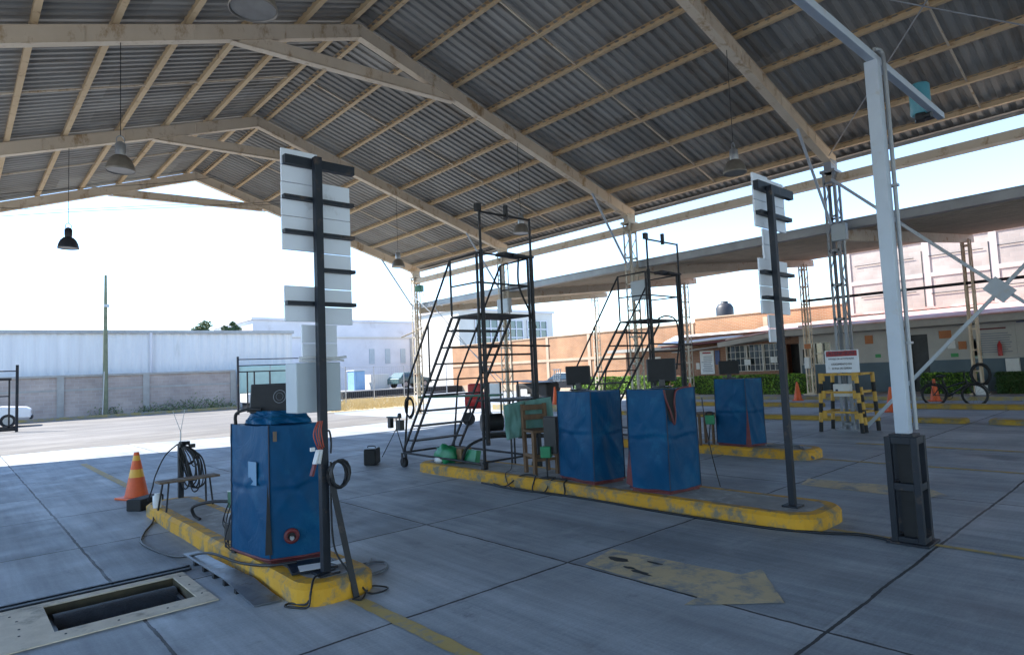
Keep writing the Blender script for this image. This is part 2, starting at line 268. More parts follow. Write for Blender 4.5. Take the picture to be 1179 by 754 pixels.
M['twig'] = mat('hedge_twigs', (0.07, 0.11, 0.03), (0.04, 0.06, 0.02), rough=0.9, bump=0.2)
M['dry_grass'] = mat('dry_grass', (0.66, 0.53, 0.28), (0.5, 0.38, 0.18), rough=0.9, bump=0)
M['dry_soil'] = mat('dry_soil', (0.52, 0.43, 0.27), (0.42, 0.34, 0.2), scale=1.5, rough=0.95, bump=0.3)
M['mesh_green'] = mat('green_shade_cloth', (0.42, 0.56, 0.50), (0.35, 0.48, 0.43), scale=2, rough=0.9, bump=0.1)
M['pole_wood'] = mat('weathered_green_pole', (0.20, 0.22, 0.14), (0.14, 0.15, 0.09), scale=3, rough=0.8, bump=0.2)
M['tank'] = mat('black_water_tank', (0.035, 0.035, 0.04), (0.025, 0.025, 0.028), rough=0.5, bump=0.02)

# ------------------------------------------------------------------ mesh builder
class MB:
    def __init__(s): s.v = []; s.f = []; s.mi = []; s.cur = 0; s.sm = []
    def m(s, i): s.cur = i; return s
    def add(s, verts, faces, smooth=False):
        o = len(s.v); s.v += [Vector(p) for p in verts]
        for f in faces: s.f.append([i + o for i in f]); s.mi.append(s.cur); s.sm.append(smooth)
        return s
    def box(s, c, d, rz=0.0, rot=None):
        x, y, z = [k / 2 for k in d]; c = Vector(c)
        mt = rot if rot is not None else Matrix.Rotation(rz, 3, 'Z')
        vs = [c + mt @ Vector((a * x, b * y, e * z)) for a in (-1, 1) for b in (-1, 1) for e in (-1, 1)]
        return s.add(vs, [(0, 1, 3, 2), (4, 6, 7, 5), (0, 4, 5, 1), (2, 3, 7, 6), (0, 2, 6, 4), (1, 5, 7, 3)])
    def bb(s, p0, p1):
        p0 = Vector(p0); p1 = Vector(p1); return s.box((p0 + p1) / 2, [abs(a) for a in (p1 - p0)])
    def beam(s, a, b, w, h, up=(0, 0, 1)):
        a = Vector(a); b = Vector(b); d = (b - a); L = d.length; d.normalize(); up = Vector(up)
        if abs(d.dot(up)) > 0.98: up = Vector((0, 1, 0))
        sx = d.cross(up).normalized(); uz = sx.cross(d).normalized()
        rot = Matrix((sx, d, uz)).transposed()
        return s.box((a + b) / 2, (w, L, h), rot=rot)
    def tube(s, pts, r, seg=8, closed=False, caps=True):
        pts = [Vector(p) for p in pts]; n = len(pts); rr = r if isinstance(r, (list, tuple)) else [r] * n
        ring = []; prev = None
        for i, p in enumerate(pts):
            if closed: t = pts[(i + 1) % n] - pts[i - 1]
            else: t = pts[min(i + 1, n - 1)] - pts[max(i - 1, 0)]
            if t.length < 1e-9: t = Vector((0, 0, 1))
            t.normalize()
            if prev is None:
                u = t.cross(Vector((0, 0, 1)))
                if u.length < 0.05: u = t.cross(Vector((0, 1, 0)))
            else: u = prev - t * prev.dot(t)
            if u.length < 1e-6: u = t.orthogonal()
            u.normalize(); prev = u; w = t.cross(u)
            ring.append([p + (u * math.cos(2 * math.pi * k / seg) + w * math.sin(2 * math.pi * k / seg)) * rr[i] for k in range(seg)])
        vs = [q for rg in ring for q in rg]; fs = []
        for i in range(n if closed else n - 1):
            j = (i + 1) % n
            for k in range(seg): fs.append((i * seg + k, i * seg + (k + 1) % seg, j * seg + (k + 1) % seg, j * seg + k))
        s.add(vs, fs, True)
        if caps and not closed:
            s.add(ring[0], [tuple(reversed(range(seg)))]); s.add(ring[-1], [tuple(range(seg))])
        return s
    def rod(s, a, b, r, seg=8): return s.tube([a, b], r, seg)
    def lathe(s, prof, c=(0, 0, 0), seg=20, cap=True):
        c = Vector(c); vs = []; fs = []; n = len(prof)
        for r, z in prof:
            for k in range(seg): a = 2 * math.pi * k / seg; vs.append(c + Vector((r * math.cos(a), r * math.sin(a), z)))
        for i in range(n - 1):
            for k in range(seg): fs.append((i * seg + k, i * seg + (k + 1) % seg, (i + 1) * seg + (k + 1) % seg, (i + 1) * seg + k))
        s.add(vs, fs, True)
        if cap:
            s.add(vs[:seg], [tuple(reversed(range(seg)))]); s.add(vs[-seg:], [tuple(range(seg))])
        return s
    def prism(s, poly, z0, z1, top_mi=None):
        n = len(poly); vs = [(x, y, z0) for x, y in poly] + [(x, y, z1) for x, y in poly]
        s.add(vs, [(i, (i + 1) % n, n + (i + 1) % n, n + i) for i in range(n)])
        c = s.cur
        if top_mi is not None: s.cur = top_mi
        s.add(vs[n:], [tuple(range(n))]); s.cur = c
        return s
    def torus(s, c, R_, r, axis='Y', seg=32, sec=8):
        c = Vector(c); pts = []
        for k in range(seg):
            a = 2 * math.pi * k / seg; p = (math.cos(a) * R_, math.sin(a) * R_)
            pts.append(c + Vector({'X': (0, p[0], p[1]), 'Y': (p[0], 0, p[1]), 'Z': (p[0], p[1], 0)}[axis]))
        return s.tube(pts, r, sec, closed=True)
    def build(s, name, mats, parent=None, bevel=0.0, loc=None):
        if not isinstance(mats, (list, tuple)): mats = [mats]
        off = Vector((0, 0, 0))
        if parent is not None:
            q = parent
            while q is not None: off += q.location; q = q.parent
        elif loc is not None: off = Vector(loc)
        me = bpy.data.meshes.new(name)
        me.from_pydata([tuple(p - off) for p in s.v], [], s.f)
        for mm in mats: me.materials.append(M[mm] if isinstance(mm, str) else mm)
        for p, mi, sm in zip(me.polygons, s.mi, s.sm): p.material_index = mi; p.use_smooth = sm
        me.update()
        o = bpy.data.objects.new(name, me); COL.objects.link(o)
        if parent is not None: o.parent = parent
        elif loc is not None: o.location = loc
        if bevel > 0:
            b = o.modifiers.new('bevel', 'BEVEL'); b.width = bevel; b.segments = 2; b.limit_method = 'ANGLE'; b.angle_limit = R(40)
        return o

def spline(pts, n=8):
    P = [Vector(p) for p in pts]; out = []
    for i in range(len(P) - 1):
        p0 = P[max(i - 1, 0)]; p1 = P[i]; p2 = P[i + 1]; p3 = P[min(i + 2, len(P) - 1)]
        for k in range(n):
            t = k / n
            out.append(0.5 * ((2 * p1) + (p2 - p0) * t + (2 * p0 - 5 * p1 + 4 * p2 - p3) * t * t + (-p0 + 3 * p1 - 3 * p2 + p3) * t ** 3))
    out.append(P[-1]); return out

def thing(name, label, cat, loc, group=None):
    o = bpy.data.objects.new(name, None); COL.objects.link(o); o.location = loc; o.empty_display_size = 0.1
    return tag(o, label, cat, group)
def tag(o, label, cat, group=None):
    o['label'] = label; o['category'] = cat
    if group: o['group'] = group
    return o
def struct(o): o['kind'] = 'structure'; return o
def stuff(o, label, cat): o['kind'] = 'stuff'; o['label'] = label; o['category'] = cat; return o
def dup(root, loc, label, rz=None):
    r = root.copy(); COL.objects.link(r); r.location = loc; r['label'] = label
    if rz is not None: r.rotation_euler.z = rz
    for ch in list(root.children):
        c = ch.copy(); COL.objects.link(c); c.parent = r
        for g in list(ch.children):
            d = g.copy(); COL.objects.link(d); d.parent = c
    return r
def text_part(name, body, size, loc, rot, m, parent, xscale=1.0, ext=0.002):
    cu = bpy.data.curves.new(name, 'FONT'); cu.body = body; cu.size = size; cu.align_x = 'CENTER'; cu.align_y = 'CENTER'; cu.extrude = ext
    tmp = bpy.data.objects.new(name, cu); COL.objects.link(tmp)
    bpy.context.view_layer.update()
    me = bpy.data.meshes.new_from_object(tmp.evaluated_get(bpy.context.evaluated_depsgraph_get()))
    bpy.data.objects.remove(tmp)
    me.materials.clear(); me.materials.append(M[m])
    o = bpy.data.objects.new(name, me); COL.objects.link(o)
    off = Vector((0, 0, 0)); q = parent
    while q is not None: off += q.location; q = q.parent
    o.parent = parent; o.location = Vector(loc) - off; o.rotation_euler = rot; o.scale.x = xscale
    return o
FACE_MX = (R(90), 0, R(-90))    # text readable from the -X side
def tex(name, loc=(0, 0, 0)): return MB()

# ------------------------------------------------------------------ setting: ground
g = MB()
xs = [-260, -30, 0.55, 1.42, 30, 300]; ys = [-120, -20, 5.26, 5.93, 20.5, 60, 340]
for i in range(len(xs) - 1):
    for j in range(len(ys) - 1):
        if i == 2 and j == 2: continue
        g.add([(xs[i], ys[j], 0), (xs[i + 1], ys[j], 0), (xs[i + 1], ys[j + 1], 0), (xs[i], ys[j + 1], 0)], [(0, 1, 2, 3)])
struct(g.build('ground', 'ground'))
a = MB(); a.add([(-60, 21.4, 0.004), (3.0, 21.0, 0.004), (9.0, 19.2, 0.004), (13.0, 19.8, 0.004), (13.2, 27.0, 0.004), (21, 43, 0.004), (26, 60, 0.004), (-60, 60, 0.004)], [tuple(range(8))])
struct(a.build('asphalt_road', 'asphalt'))

def island(poly, z, name, inset=0.13):
    m = MB(); n = len(poly)
    cx = sum(p[0] for p in poly) / n; cy = sum(p[1] for p in poly) / n
    def ins(p, d):
        v = Vector((p[0] - cx, p[1] - cy)); hx = max(abs(q[0] - cx) for q in poly); hy = max(abs(q[1] - cy) for q in poly)
        return (cx + v.x * (hx - d) / hx, cy + v.y * (hy - d) / hy)
    lv = [(0, -0.02), (0.0, z - 0.035), (0.035, z)]
    rings = [[(*ins(p, d), zz) for p in poly] for d, zz in lv] + [[(*ins(p, inset), z + 0.001) for p in poly]]
    for a_ in range(3):
        vs = rings[a_] + rings[a_ + 1]
        m.m(0).add(vs, [(i, (i + 1) % n, n + (i + 1) % n, n + i) for i in range(n)], a_ == 1)
    m.m(1).add(rings[3], [tuple(range(n))])
    return struct(m.build(name, ['kerb_far' if name == 'kerb_strip' else 'kerb_yellow', 'kerb_top']))
def rounded(x0, x1, y0, y1, r, taper=0.0, n=5):
    pts = []
    for cxx, cyy, a0 in ((x1 - r, y0 + r, -90), (x1 - r, y1 - r, 0), (x0 + r, y1 - r, 90), (x0 + r, y0 + r, 180)):
        for k in range(n + 1):
            a_ = R(a0 + 90 * k / n); pts.append((cxx + r * math.cos(a_), cyy + r * math.sin(a_)))
    # extra points along the long sides so that paint and kerb wobble a little
    out = []
    for i, p in enumerate(pts):
        q = pts[(i + 1) % len(pts)]; out.append(p)
        d = math.hypot(q[0] - p[0], q[1] - p[1]); kk = int(d / 0.5)
        for t in range(1, kk):
            out.append((p[0] + (q[0] - p[0]) * t / kk + random.uniform(-.012, .012), p[1] + (q[1] - p[1]) * t / kk))
    return out
island(rounded(1.86, 2.48, 4.33, 9.2, 0.22), 0.15, 'traffic_island')
island(rounded(5.86, 6.72, 2.52, 9.1, 0.26), 0.15, 'traffic_island')
island(rounded(10.02, 10.78, 4.32, 9.6, 0.26), 0.15, 'traffic_island')
for x0, y0, y1 in ((16.75, 5.55, 13.5), (16.85, 3.75, 5.02), (16.85, 2.2, 3.35)):
    island(rounded(x0, x0 + 0.5, y0, y1, 0.12), 0.11, 'kerb_strip')
for x0, y0, y1 in ((21.15, 8.6, 16.5), (21.15, 2.0, 7.7)):
    island(rounded(x0, x0 + 0.5, y0, y1, 0.12), 0.14, 'kerb_strip')
# pavement in front of the offices
p = MB(); p.m(0).bb((24.95, -1, -.02), (25.2, 24, 0.125)); p.m(1).bb((25.2, -1, -.02), (28.6, 24, 0.12))
struct(p.build('pavement', ['kerb_faded', 'kerb_top']))
# concrete kerb further left
p = MB().box((17.6, 18.6, 0.1), (0.45, 4.2, 0.24)).build('kerb_strip', 'kerb_faded'); struct(p)

# painted markings, 4 mm sheets
def marking(poly, name='lane_marking', m='arrow'):
    return struct(MB().add([(x, y, 0.004) for x, y in poly], [tuple(range(len(poly)))]).build(name, m))
ar = [(3.9, 3.55), (3.87, 2.9), (3.85, 2.47), (3.66, 2.47), (4.12, 2.0), (4.68, 2.44), (4.46, 2.48), (4.42, 3.1), (4.38, 3.66)]
def jitter(poly, step=.09, amp=.009):
    out = []
    for i in range(len(poly)):
        a_, b_ = Vector(poly[i]), Vector(poly[(i + 1) % len(poly)]); L_ = (b_ - a_).length; k = max(1, int(L_ / step)); nn = Vector((-(b_ - a_).y, (b_ - a_).x)).normalized()
        for q in range(k):
            p_ = a_.lerp(b_, q / k); out.append(tuple(p_ + nn * (amp * (noise.noise(Vector((p_.x * 7, p_.y * 7, 1))) + random.uniform(-.5, .5)) if q else 0)))
    return out
arr = [(3.9, 3.55), (3.87, 2.9), (3.85, 2.48), (3.66, 2.47), (4.12, 2.0), (4.68, 2.44), (4.46, 2.49), (4.42, 3.1), (4.38, 3.66)]
marking(jitter(arr), 'lane_arrow'); marking(jitter([(x + 4.2, y + .06) for x, y in arr]), 'lane_arrow')
def stain(cx_, cy_, rx, ry, seed, name='oil_stain', m_='oil'):
    pts = []
    for k in range(22):
        a_ = 2 * math.pi * k / 22; rr = 1 + .45 * noise.noise(Vector((math.cos(a_) * 1.6 + seed, math.sin(a_) * 1.6, seed)))
        pts.append((cx_ + rx * rr * math.cos(a_), cy_ + ry * rr * math.sin(a_), 0.007))
    struct(MB().add(pts, [tuple(range(22))]).build(name, m_))
M['oil'] = mat('oil_stain', (0.035, 0.034, 0.033), (0.06, 0.058, 0.055), scale=8, rough=.5, bump=.1)
M['smudge'] = mat('dark_smudge', (0.12, 0.13, 0.14), (0.2, 0.215, 0.23), scale=9, rough=.8, bump=.1)
stain(4.17, 3.42, .05, .09, 1); stain(4.05, 3.22, .025, .06, 2); stain(4.02, 3.1, .03, .075, 3); stain(4.28, 3.14, .02, .07, 4); stain(4.0, 3.02, .015, .05, 5)
marking(jitter([(2.17, 4.3), (2.28, 4.3), (2.31, -3), (2.2, -3)]), 'lane_line', 'line')
marking([(6.13, 2.5), (6.2, 2.5), (6.2, -3), (6.13, -3)], 'lane_line', 'line')
marking([(10.3, 4.3), (10.4, 4.3), (10.4, -6), (10.3, -6)], 'lane_line', 'line')
marking([(12.45, 4.5), (12.6, 4.5), (12.6, -4), (12.45, -4)], 'lane_line', 'line')
marking([(2.15, 9.4), (2.27, 9.4), (2.27, 16.5), (2.15, 16.5)], 'lane_line', 'line')

# ------------------------------------------------------------------ main canopy
FR = [22.3, 16.65, 11.0, 5.37, -0.25, -5.9, -11.5, -17.1]  # two rearmost unseen frames added to lengthen the roof and darken the floor
RX, RZ = 6.1, 8.46          # ridge, underside of rafters
SL, SR = 0.352, 0.294       # slopes
XL, XR = -4.3, 14.9
RD = 0.26                   # rafter depth
def rb(x): return RZ - (RX - x) * SL if x < RX else RZ - (x - RX) * SR
def rt(x): return rb(x) + RD
PD = 0.12
shed = thing('steel_canopy', 'large open steel canopy with rusty tan frames and corrugated roof over the lanes', 'canopy', (5.3, 8, 0))
for fy in FR:
    m = MB()
    for xa, xb in ((XL, RX), (RX, XR)):
        m.beam((xa, fy, rb(xa) + RD / 2), (xb, fy, rb(xb) + RD / 2), 0.13, RD)
        m.beam((xa, fy, rb(xa) - 0.004), (xb, fy, rb(xb) - 0.004), 0.17, 0.016)
        m.beam((xa, fy, rt(xa) + 0.001), (xb, fy, rt(xb) + 0.001), 0.17, 0.012)
    k = 0
    xx = XL + 1.1
    while xx < XR:      # web stiffeners
        m.box((xx, fy, rb(xx) + RD / 2), (0.02, 0.165, RD - 0.02)); xx += 1.55
    m.build('rafter', 'tan_paint', shed, 0.004)
    m = MB(); m.beam((3.72, fy, rb(3.72) + 0.06), (8.3, fy, rb(8.3) + 0.04), 0.11, 0.21)
    m.beam((3.6, fy, rb(3.6) - 0.03), (8.42, fy, rb(8.42) - 0.055), 0.15, 0.014)
    m.build('collar_beam', 'tan_paint', shed)
    m = MB(); m.rod((13.12, fy, rb(13.12)), (14.5, fy, 4.55), 0.032)
    m.build('knee_brace', 'white_steel', shed)
for px in [6.32, 7.36, 8.42, 9.46, 10.52, 11.6, 12.68, 13.76, 14.66]:
    z = rt(px) + 0.007; m = MB()
    y0, y1 = -17.8, 22.62
    m.bb((px + 0.05, y0, z), (px + 0.058, y1, z + PD)); m.bb((px - 0.02, y0, z + PD - .006), (px + 0.05, y1, z + PD)); m.bb((px - 0.02, y0, z), (px + 0.05, y1, z + 0.008))
    m.bb((px - 0.028, y0, z), (px - 0.02, y1, z + 0.022))
    m.build('purlin', 'purlin', shed)
for px in [5.86, 4.88, 3.9, 2.91, 1.87, 0.86, -0.14, -1.15, -2.16, -3.17, -4.15]:
    z = rt(px) + 0.007; m = MB()
    m.bb((px - 0.058, y0, z), (px - 0.05, y1, z + PD)); m.bb((px - 0.05, y0, z), (px + 0.03, y1, z + 0.008)); m.bb((px - 0.05, y0, z + PD - .006), (px + 0.03, y1, z + PD))
    m.build('purlin', 'purlin', shed)
def corrugated(x0, x1, zf, y0, y1, pitch=0.205, amp=0.04, name='roof_sheet', mt='sheet', parent=None, nx=1, jitter=0.0):
    prof = [(0, 0), (0.36, 0), (0.5, 1), (0.86, 1)]
    ysz = []; n = int((y1 - y0) / pitch)
    for i in range(n):
        for q, h in prof: ysz.append((y0 + (i + q) * pitch, h * amp))
    ysz.append((y0 + n * pitch, 0))
    m = MB(); vs = []; k = len(ysz)
    X_ = [x0 + (x1 - x0) * i / nx for i in range(nx + 1)]
    for x in X_:
        for y, h in ysz: vs.append((x, y, zf(x) + h))
    fs = []
    for i in range(nx):
        for j in range(k - 1): fs.append((i * k + j, i * k + j + 1, (i + 1) * k + j + 1, (i + 1) * k + j))
    m.add(vs, fs); o = m.build(name, mt, parent)
    so = o.modifiers.new('thickness', 'SOLIDIFY'); so.thickness = 0.003; so.offset = 1
    return o
corrugated(XL - 0.15, RX + 0.02, lambda x: rt(x) + PD + 0.012, -17.9, 22.75, parent=shed)
corrugated(RX - 0.02, XR + 0.35, lambda x: rt(x) + PD + 0.013, -17.9, 22.75, parent=shed)
m = MB(); m.beam((RX - .3, 2.4, rt(RX - .3) + .2), (RX + .02, 2.4, rt(RX) + .22), 40.5, 0.006, up=(0.3, 0, 1)); m.beam((RX - .02, 2.4, rt(RX) + .22), (RX + .3, 2.4, rt(RX + .3) + .2), 40.5, 0.006, up=(-0.3, 0, 1))
m.build('ridge_cap', 'sheet', shed)
m = MB(); m.beam((XR + .36, 2.4, rt(XR + .36) + PD + .03), (XR + .362, 2.4, rt(XR + .36) + PD - .04), 40.6, .012) if False else m.bb((XR + .355, -17.9, rt(XR + .35) + PD - .06), (XR + .37, 22.75, rt(XR + .35) + PD + .065)); m.bb((XR + .2, -17.9, rt(XR + .3) + PD - .015), (XR + .37, 22.75, rt(XR + .3) + PD - .008)); m.build('eave_flashing', 'sheet_plain', shed)
# sag rods and roof bracing
for i in range(len(FR) - 1):
    ym = (FR[i] + FR[i + 1]) / 2
    for xa, xb in ((XL, 5.8), (6.4, 14.7)):
        m = MB(); m.beam((xa, ym, rt(xa) + 0.06), (xb, ym, rt(xb) + 0.06), 0.03, 0.03); m.build('sag_rod', 'tan_paint', shed)
m = MB()
for ya, yb in ((5.37, -0.25),):
    m.rod((14.6, ya, rb(14.6) + .1), (8.0, yb, rb(8.0) + .1), 0.012, 6); m.rod((8.0, ya, rb(8) + .1), (14.6, yb, rb(14.6) + .1), 0.012, 6)
m.build('bracing_rods', 'gal', shed)
# lattice columns
def lattice(m, x, y, z0, z1, wx=0.3, wy=0.26, leg=0.055, pitch=0.36, r=0.012):
    for sx in (-1, 1):
        for sy in (-1, 1):
            cx_, cy_ = x + sx * wx / 2, y + sy * wy / 2
            m.bb((cx_ - sx * leg, cy_ - .004, z0), (cx_, cy_ + .004, z1)); m.bb((cx_ - .004, cy_ - sy * leg, z0), (cx_ + .004, cy_, z1))
    n = int((z1 - z0) / pitch); dz = (z1 - z0) / n
    for i in range(n):
        za = z0 + i * dz; zb = za + dz; f = 1 if i % 2 else -1
        for sy in (-1, 1):
            m.rod((x - f * (wx / 2 - .02), y + sy * wy / 2, za), (x + f * (wx / 2 - .02), y + sy * wy / 2, zb), r, 6)
        for sx in (-1, 1):
            if i % 2 == 0: m.box((x + sx * (wx / 2), y, za + .15), (0.008, wy - .04, 0.05))
for i, fy in enumerate(FR):
    for cxx, zt in ((14.72, 5.72), (-4.0, 4.75)):
        m = MB(); lattice(m, cxx, fy, 0.0, zt)
        m.box((cxx, fy, 0.012), (0.5, 0.46, 0.03)); m.box((cxx, fy, zt + 0.03), (0.42, 0.32, 0.06))
        if cxx > 0: m.bb((cxx - .16, fy - .08, zt), (cxx + .2, fy + .08, rb(cxx) + .1))
        m.build('column', 'grey_steel' if i > 2 else 'cream_steel', shed)
m = MB(); m.bb((14.66, -17.4, 5.5), (14.8, 22.5, 5.68)); m.bb((14.6, -17.4, 5.49), (14.86, 22.5, 5.505)); m.build('eave_beam', 'tan_paint', shed)
m = MB(); m.bb((-4.07, -17.4, 4.6), (-3.93, 22.5, 4.75)); m.build('eave_beam', 'tan_paint', shed)
# X brace between the first two right columns
m = MB(); m.beam((14.55, 5.3, 5.55), (14.55, -0.2, 0.1), 0.06, 0.06); m.beam((14.49, 5.0, 0.08), (14.49, -0.25, 5.6), 0.06, 0.06)
m.box((14.45, 2.5, 2.72), (0.014, 0.42, 0.3), rot=Matrix.Rotation(R(45), 3, 'X'))
m.build('cross_brace', 'white_steel', shed)
m = MB(); m.rod((14.5, 22.1, 4.9), (14.9, 17, 1.2), 0.014, 6); m.rod((14.6, 22.0, 5.3), (14.6, 17, 1.2), 0.014, 6); m.build('bracing_rods', 'white_steel', shed)

# ------------------------------------------------------------------ second, lower canopy
low = thing('low_canopy', 'lower lean-to canopy with grey fascia and cream beams behind the tall one', 'canopy', (21, 8, 0))
def lz(x): return 4.5 + (x - 15) * 0.104     # underside of purlins
for px in [15.3 + 0.62 * i for i in range(20)]:
    MB().bb((px - .03, -17.5, lz(px)), (px + .03, 22.9, lz(px) + 0.11)).build('purlin', 'low_purlin', low)
corrugated(15.0, 27.7, lambda x: lz(x) + 0.12, -17.5, 23, pitch=0.2, amp=0.035, mt='low_sheet', parent=low)  # unseen stretch behind the camera added to deepen the shade
m = MB(); m.bb((14.96, -17.5, 4.47), (14.99, 23, 4.66)); m.bb((14.93, -17.5, 4.452), (15.1, 23, 4.468)); m.bb((14.93, -17.5, 4.645), (15.12, 23, 4.668)); m.build('fascia', 'grey_fascia', low)
for fy in FR:
    m = MB(); m.beam((14.9, fy + .03, lz(14.9) - 0.14), (27.4, fy + .03, lz(27.4) - 0.14), 0.14, 0.27)
    m.build('beam', 'cream_steel', low)
    m = MB(); lattice(m, 26.35, fy, 0.05, 5.5, 0.3, 0.26); m.box((26.35, fy, 0.14), (0.5, 0.5, 0.05)); m.build('column', 'cream_steel' if fy > 12 else 'tan_paint', low)
MB().bb((26.3, -17, 3.93), (26.42, 11.1, 4.03)).build('tie_rail', 'dark_steel', low)
m = MB(); m.rod((13.95, 22.3, 3.2), (15, 22.3, 3.6), .03); m.beam((14.8, 22.1, 3.2), (14.8, 20.9, 4.5), .06, .06); m.build('bracket', 'cream_steel', low)

# ------------------------------------------------------------------ small boxes on columns
for loc, lab, sz in (((14.5, 10.6, 3.45), 'grey electrical box high on the second nearest right column', (0.16, 0.5, 0.55)), ((14.5, 16.4, 3.65), 'grey electrical box with dark side on the third right column', (0.16, 0.6, 0.5)), ((14.5, 5.2, 4.15), 'pale box beside the beam end on the nearest right column', (0.14, 0.3, 0.36))):
    t = thing('electrical_box', lab, 'electrical box', loc, 'electrical boxes on the columns')
    MB().box((loc[0], loc[1], loc[2] + sz[2] / 2), sz).build('case', 'box_grey', t, 0.008)
    MB().box((loc[0] - sz[0] / 2 - .006, loc[1], loc[2] + sz[2] / 2), (0.012, sz[1] - .05, sz[2] - .05)).build('door', 'box_grey', t, 0.004)
    MB().rod((loc[0], loc[1] - sz[1] * .3, loc[2] - .5), (loc[0], loc[1] - sz[1] * .3, loc[2]), 0.014).build('conduit', 'gal', t)
t = thing('floodlight', 'small dark floodlight on the farthest right column', 'floodlight', (14.5, 21.9, 5.0))
MB().box((14.55, 21.75, 5.2), (0.22, 0.3, 0.26), rz=.4).build('housing', 'green_dark', t, 0.02); MB().rod((14.62, 22.1, 5.25), (14.55, 21.8, 5.3), 0.02).build('bracket', 'black_steel', t)

# ------------------------------------------------------------------ pendant lamps
def pendant(x, y, label, dark=False, z=4.93):
    top = rb(x)
    t = thing('pendant_lamp', label, 'lamp', (x, y, z), 'industrial lamps hanging from the canopy')
    MB().rod((x, y, z + 0.55), (x, y, top), 0.006, 6).build('suspension_wire', 'wire', t)
    prof = [(0.205, 0.0), (0.2, 0.03), (0.185, 0.1), (0.15, 0.18), (0.1, 0.235), (0.06, 0.25)]
    inner = [(0.05, 0.24), (0.09, 0.225), (0.14, 0.17), (0.175, 0.095), (0.19, 0.03), (0.196, 0.0)]
    MB().lathe([(r, z + h) for r, h in inner + [(0.205, 0.0)] + prof[1:]], (x, y, 0), 24, False).build('reflector', 'lamp_dark' if dark else 'lamp_alu', t)
    MB().lathe([(0.188, z + 0.012), (0.188, z + 0.02)], (x, y, 0), 24).build('diffuser', 'lamp_glass', t)
    m = MB(); m.lathe([(0.065, z + .235), (0.075, z + .3), (0.075, z + .42), (0.05, z + .45), (0.02, z + .47)], (x, y, 0), 14)
    m.tube(spline([(x - .05, y, z + .45), (x - .05, y, z + .52), (x, y, z + .56), (x + .05, y, z + .52), (x + .05, y, z + .45)]), 0.008, 6)
    m.build('ballast', 'lamp_dark' if dark else 'gal', t)
    return t
pendant(1.95, 5.37, 'grey bell lamp cut by the top edge, nearest of the hanging lamps', False, 4.86)
pendant(1.93, 10.97, 'grey bell lamp hanging on the left in front of the rusty roof frames')
pendant(1.93, 16.6, 'dark bell lamp hanging lowest on the left against the white sky', True, 4.72)
pendant(10.35, 5.37, 'grey bell lamp hanging beside the second lane board at right')
pendant(10.35, 10.97, 'grey bell lamp hanging just above the nearer stair hoist frame')
pendant(10.35, 16.6, 'small brownish bell lamp hanging at the far right column', False, 4.98)

m = MB()
for (xa, za, xb, zb, y, sg) in ((-3.8, 5.4, 6.0, 7.9, 19.6, .3), (-3.8, 5.1, 8.0, 7.4, 19.2, .35), (0.5, 6.3, 8.4, 7.6, 20.3, .2)):
    m.tube([(xa + (xb - xa) * k / 14, y + .25 * math.sin(k * .6), za + (zb - za) * k / 14 - sg * 4 * (k / 14) * (1 - k / 14) * .5) for k in range(15)], .007, 5)
tag(m.build('overhead_wires', 'wire', loc=(2, 19.6, 6.2)), 'thin sagging wires strung under the roof between the two farthest frames', 'wires')
# ------------------------------------------------------------------ lane boards
def lane_board(name, label, px, py, panels, bars, top, rz=0.0):
    t = thing(name, label, 'lane sign', (px, py, 0.15), 'panel boards on posts')
    m = MB(); m.bb((px - .03, py - .03, 0.15), (px + .03, py + .03, top)); m.box((px, py, 0.16), (0.16, 0.16, 0.02)); m.build('post', 'dark_steel', t, 0.004)
    for i, (x0, x1, z, thick) in enumerate(bars):
        MB().bb((x0, py + .031, z - thick / 2), (x1, py + .086, z + thick / 2)).build('crossbar', 'dark_steel', t)
    for x0, x1, z0, z1 in panels:
        m = MB(); k = max(1, round((z1 - z0) / 0.145)); dz = (z1 - z0) / k
        for i in range(k):
            m.bb((x0 + random.uniform(-.002, .002), py + .088, z0 + i * dz + .0025), (x1, py + .108 + random.uniform(-.002, .002), z0 + (i + 1) * dz - .0025))
        m.build('panel', 'panel', t, 0.003)
    return t
b1 = lane_board('lane_board', 'tall post of white slat panels seen from behind on the nearest island', 2.13, 4.56,
    [(1.88, 2.175, 2.6, 3.4), (2.18, 2.45, 2.03, 3.17), (1.89, 2.175, 2.05, 2.33), (2.02, 2.31, 1.74, 2.03)],
    [(1.89, 2.47, 3.3, 0.07), (1.88, 2.46, 3.01, 0.028), (1.88, 2.46, 2.74, 0.028), (2.15, 2.46, 2.46, 0.028), (1.89, 2.46, 2.19, 0.03)], 3.34)
b2 = lane_board('lane_board', 'post of white slat panels with a narrow hanging strip on the middle island end', 6.23, 2.87,
    [(6.06, 6.38, 2.96, 3.52), (6.38, 6.74, 2.96, 3.5), (6.2, 6.5, 2.62, 2.955), (6.07, 6.7, 2.07, 2.64), (6.2, 6.4, 1.78, 2.065)],
    [(6.05, 6.85, 3.38, 0.09), (6.07, 6.78, 3.1, 0.04), (6.06, 6.74, 2.49, 0.035), (6.07, 6.74, 2.23, 0.035)], 3.38)
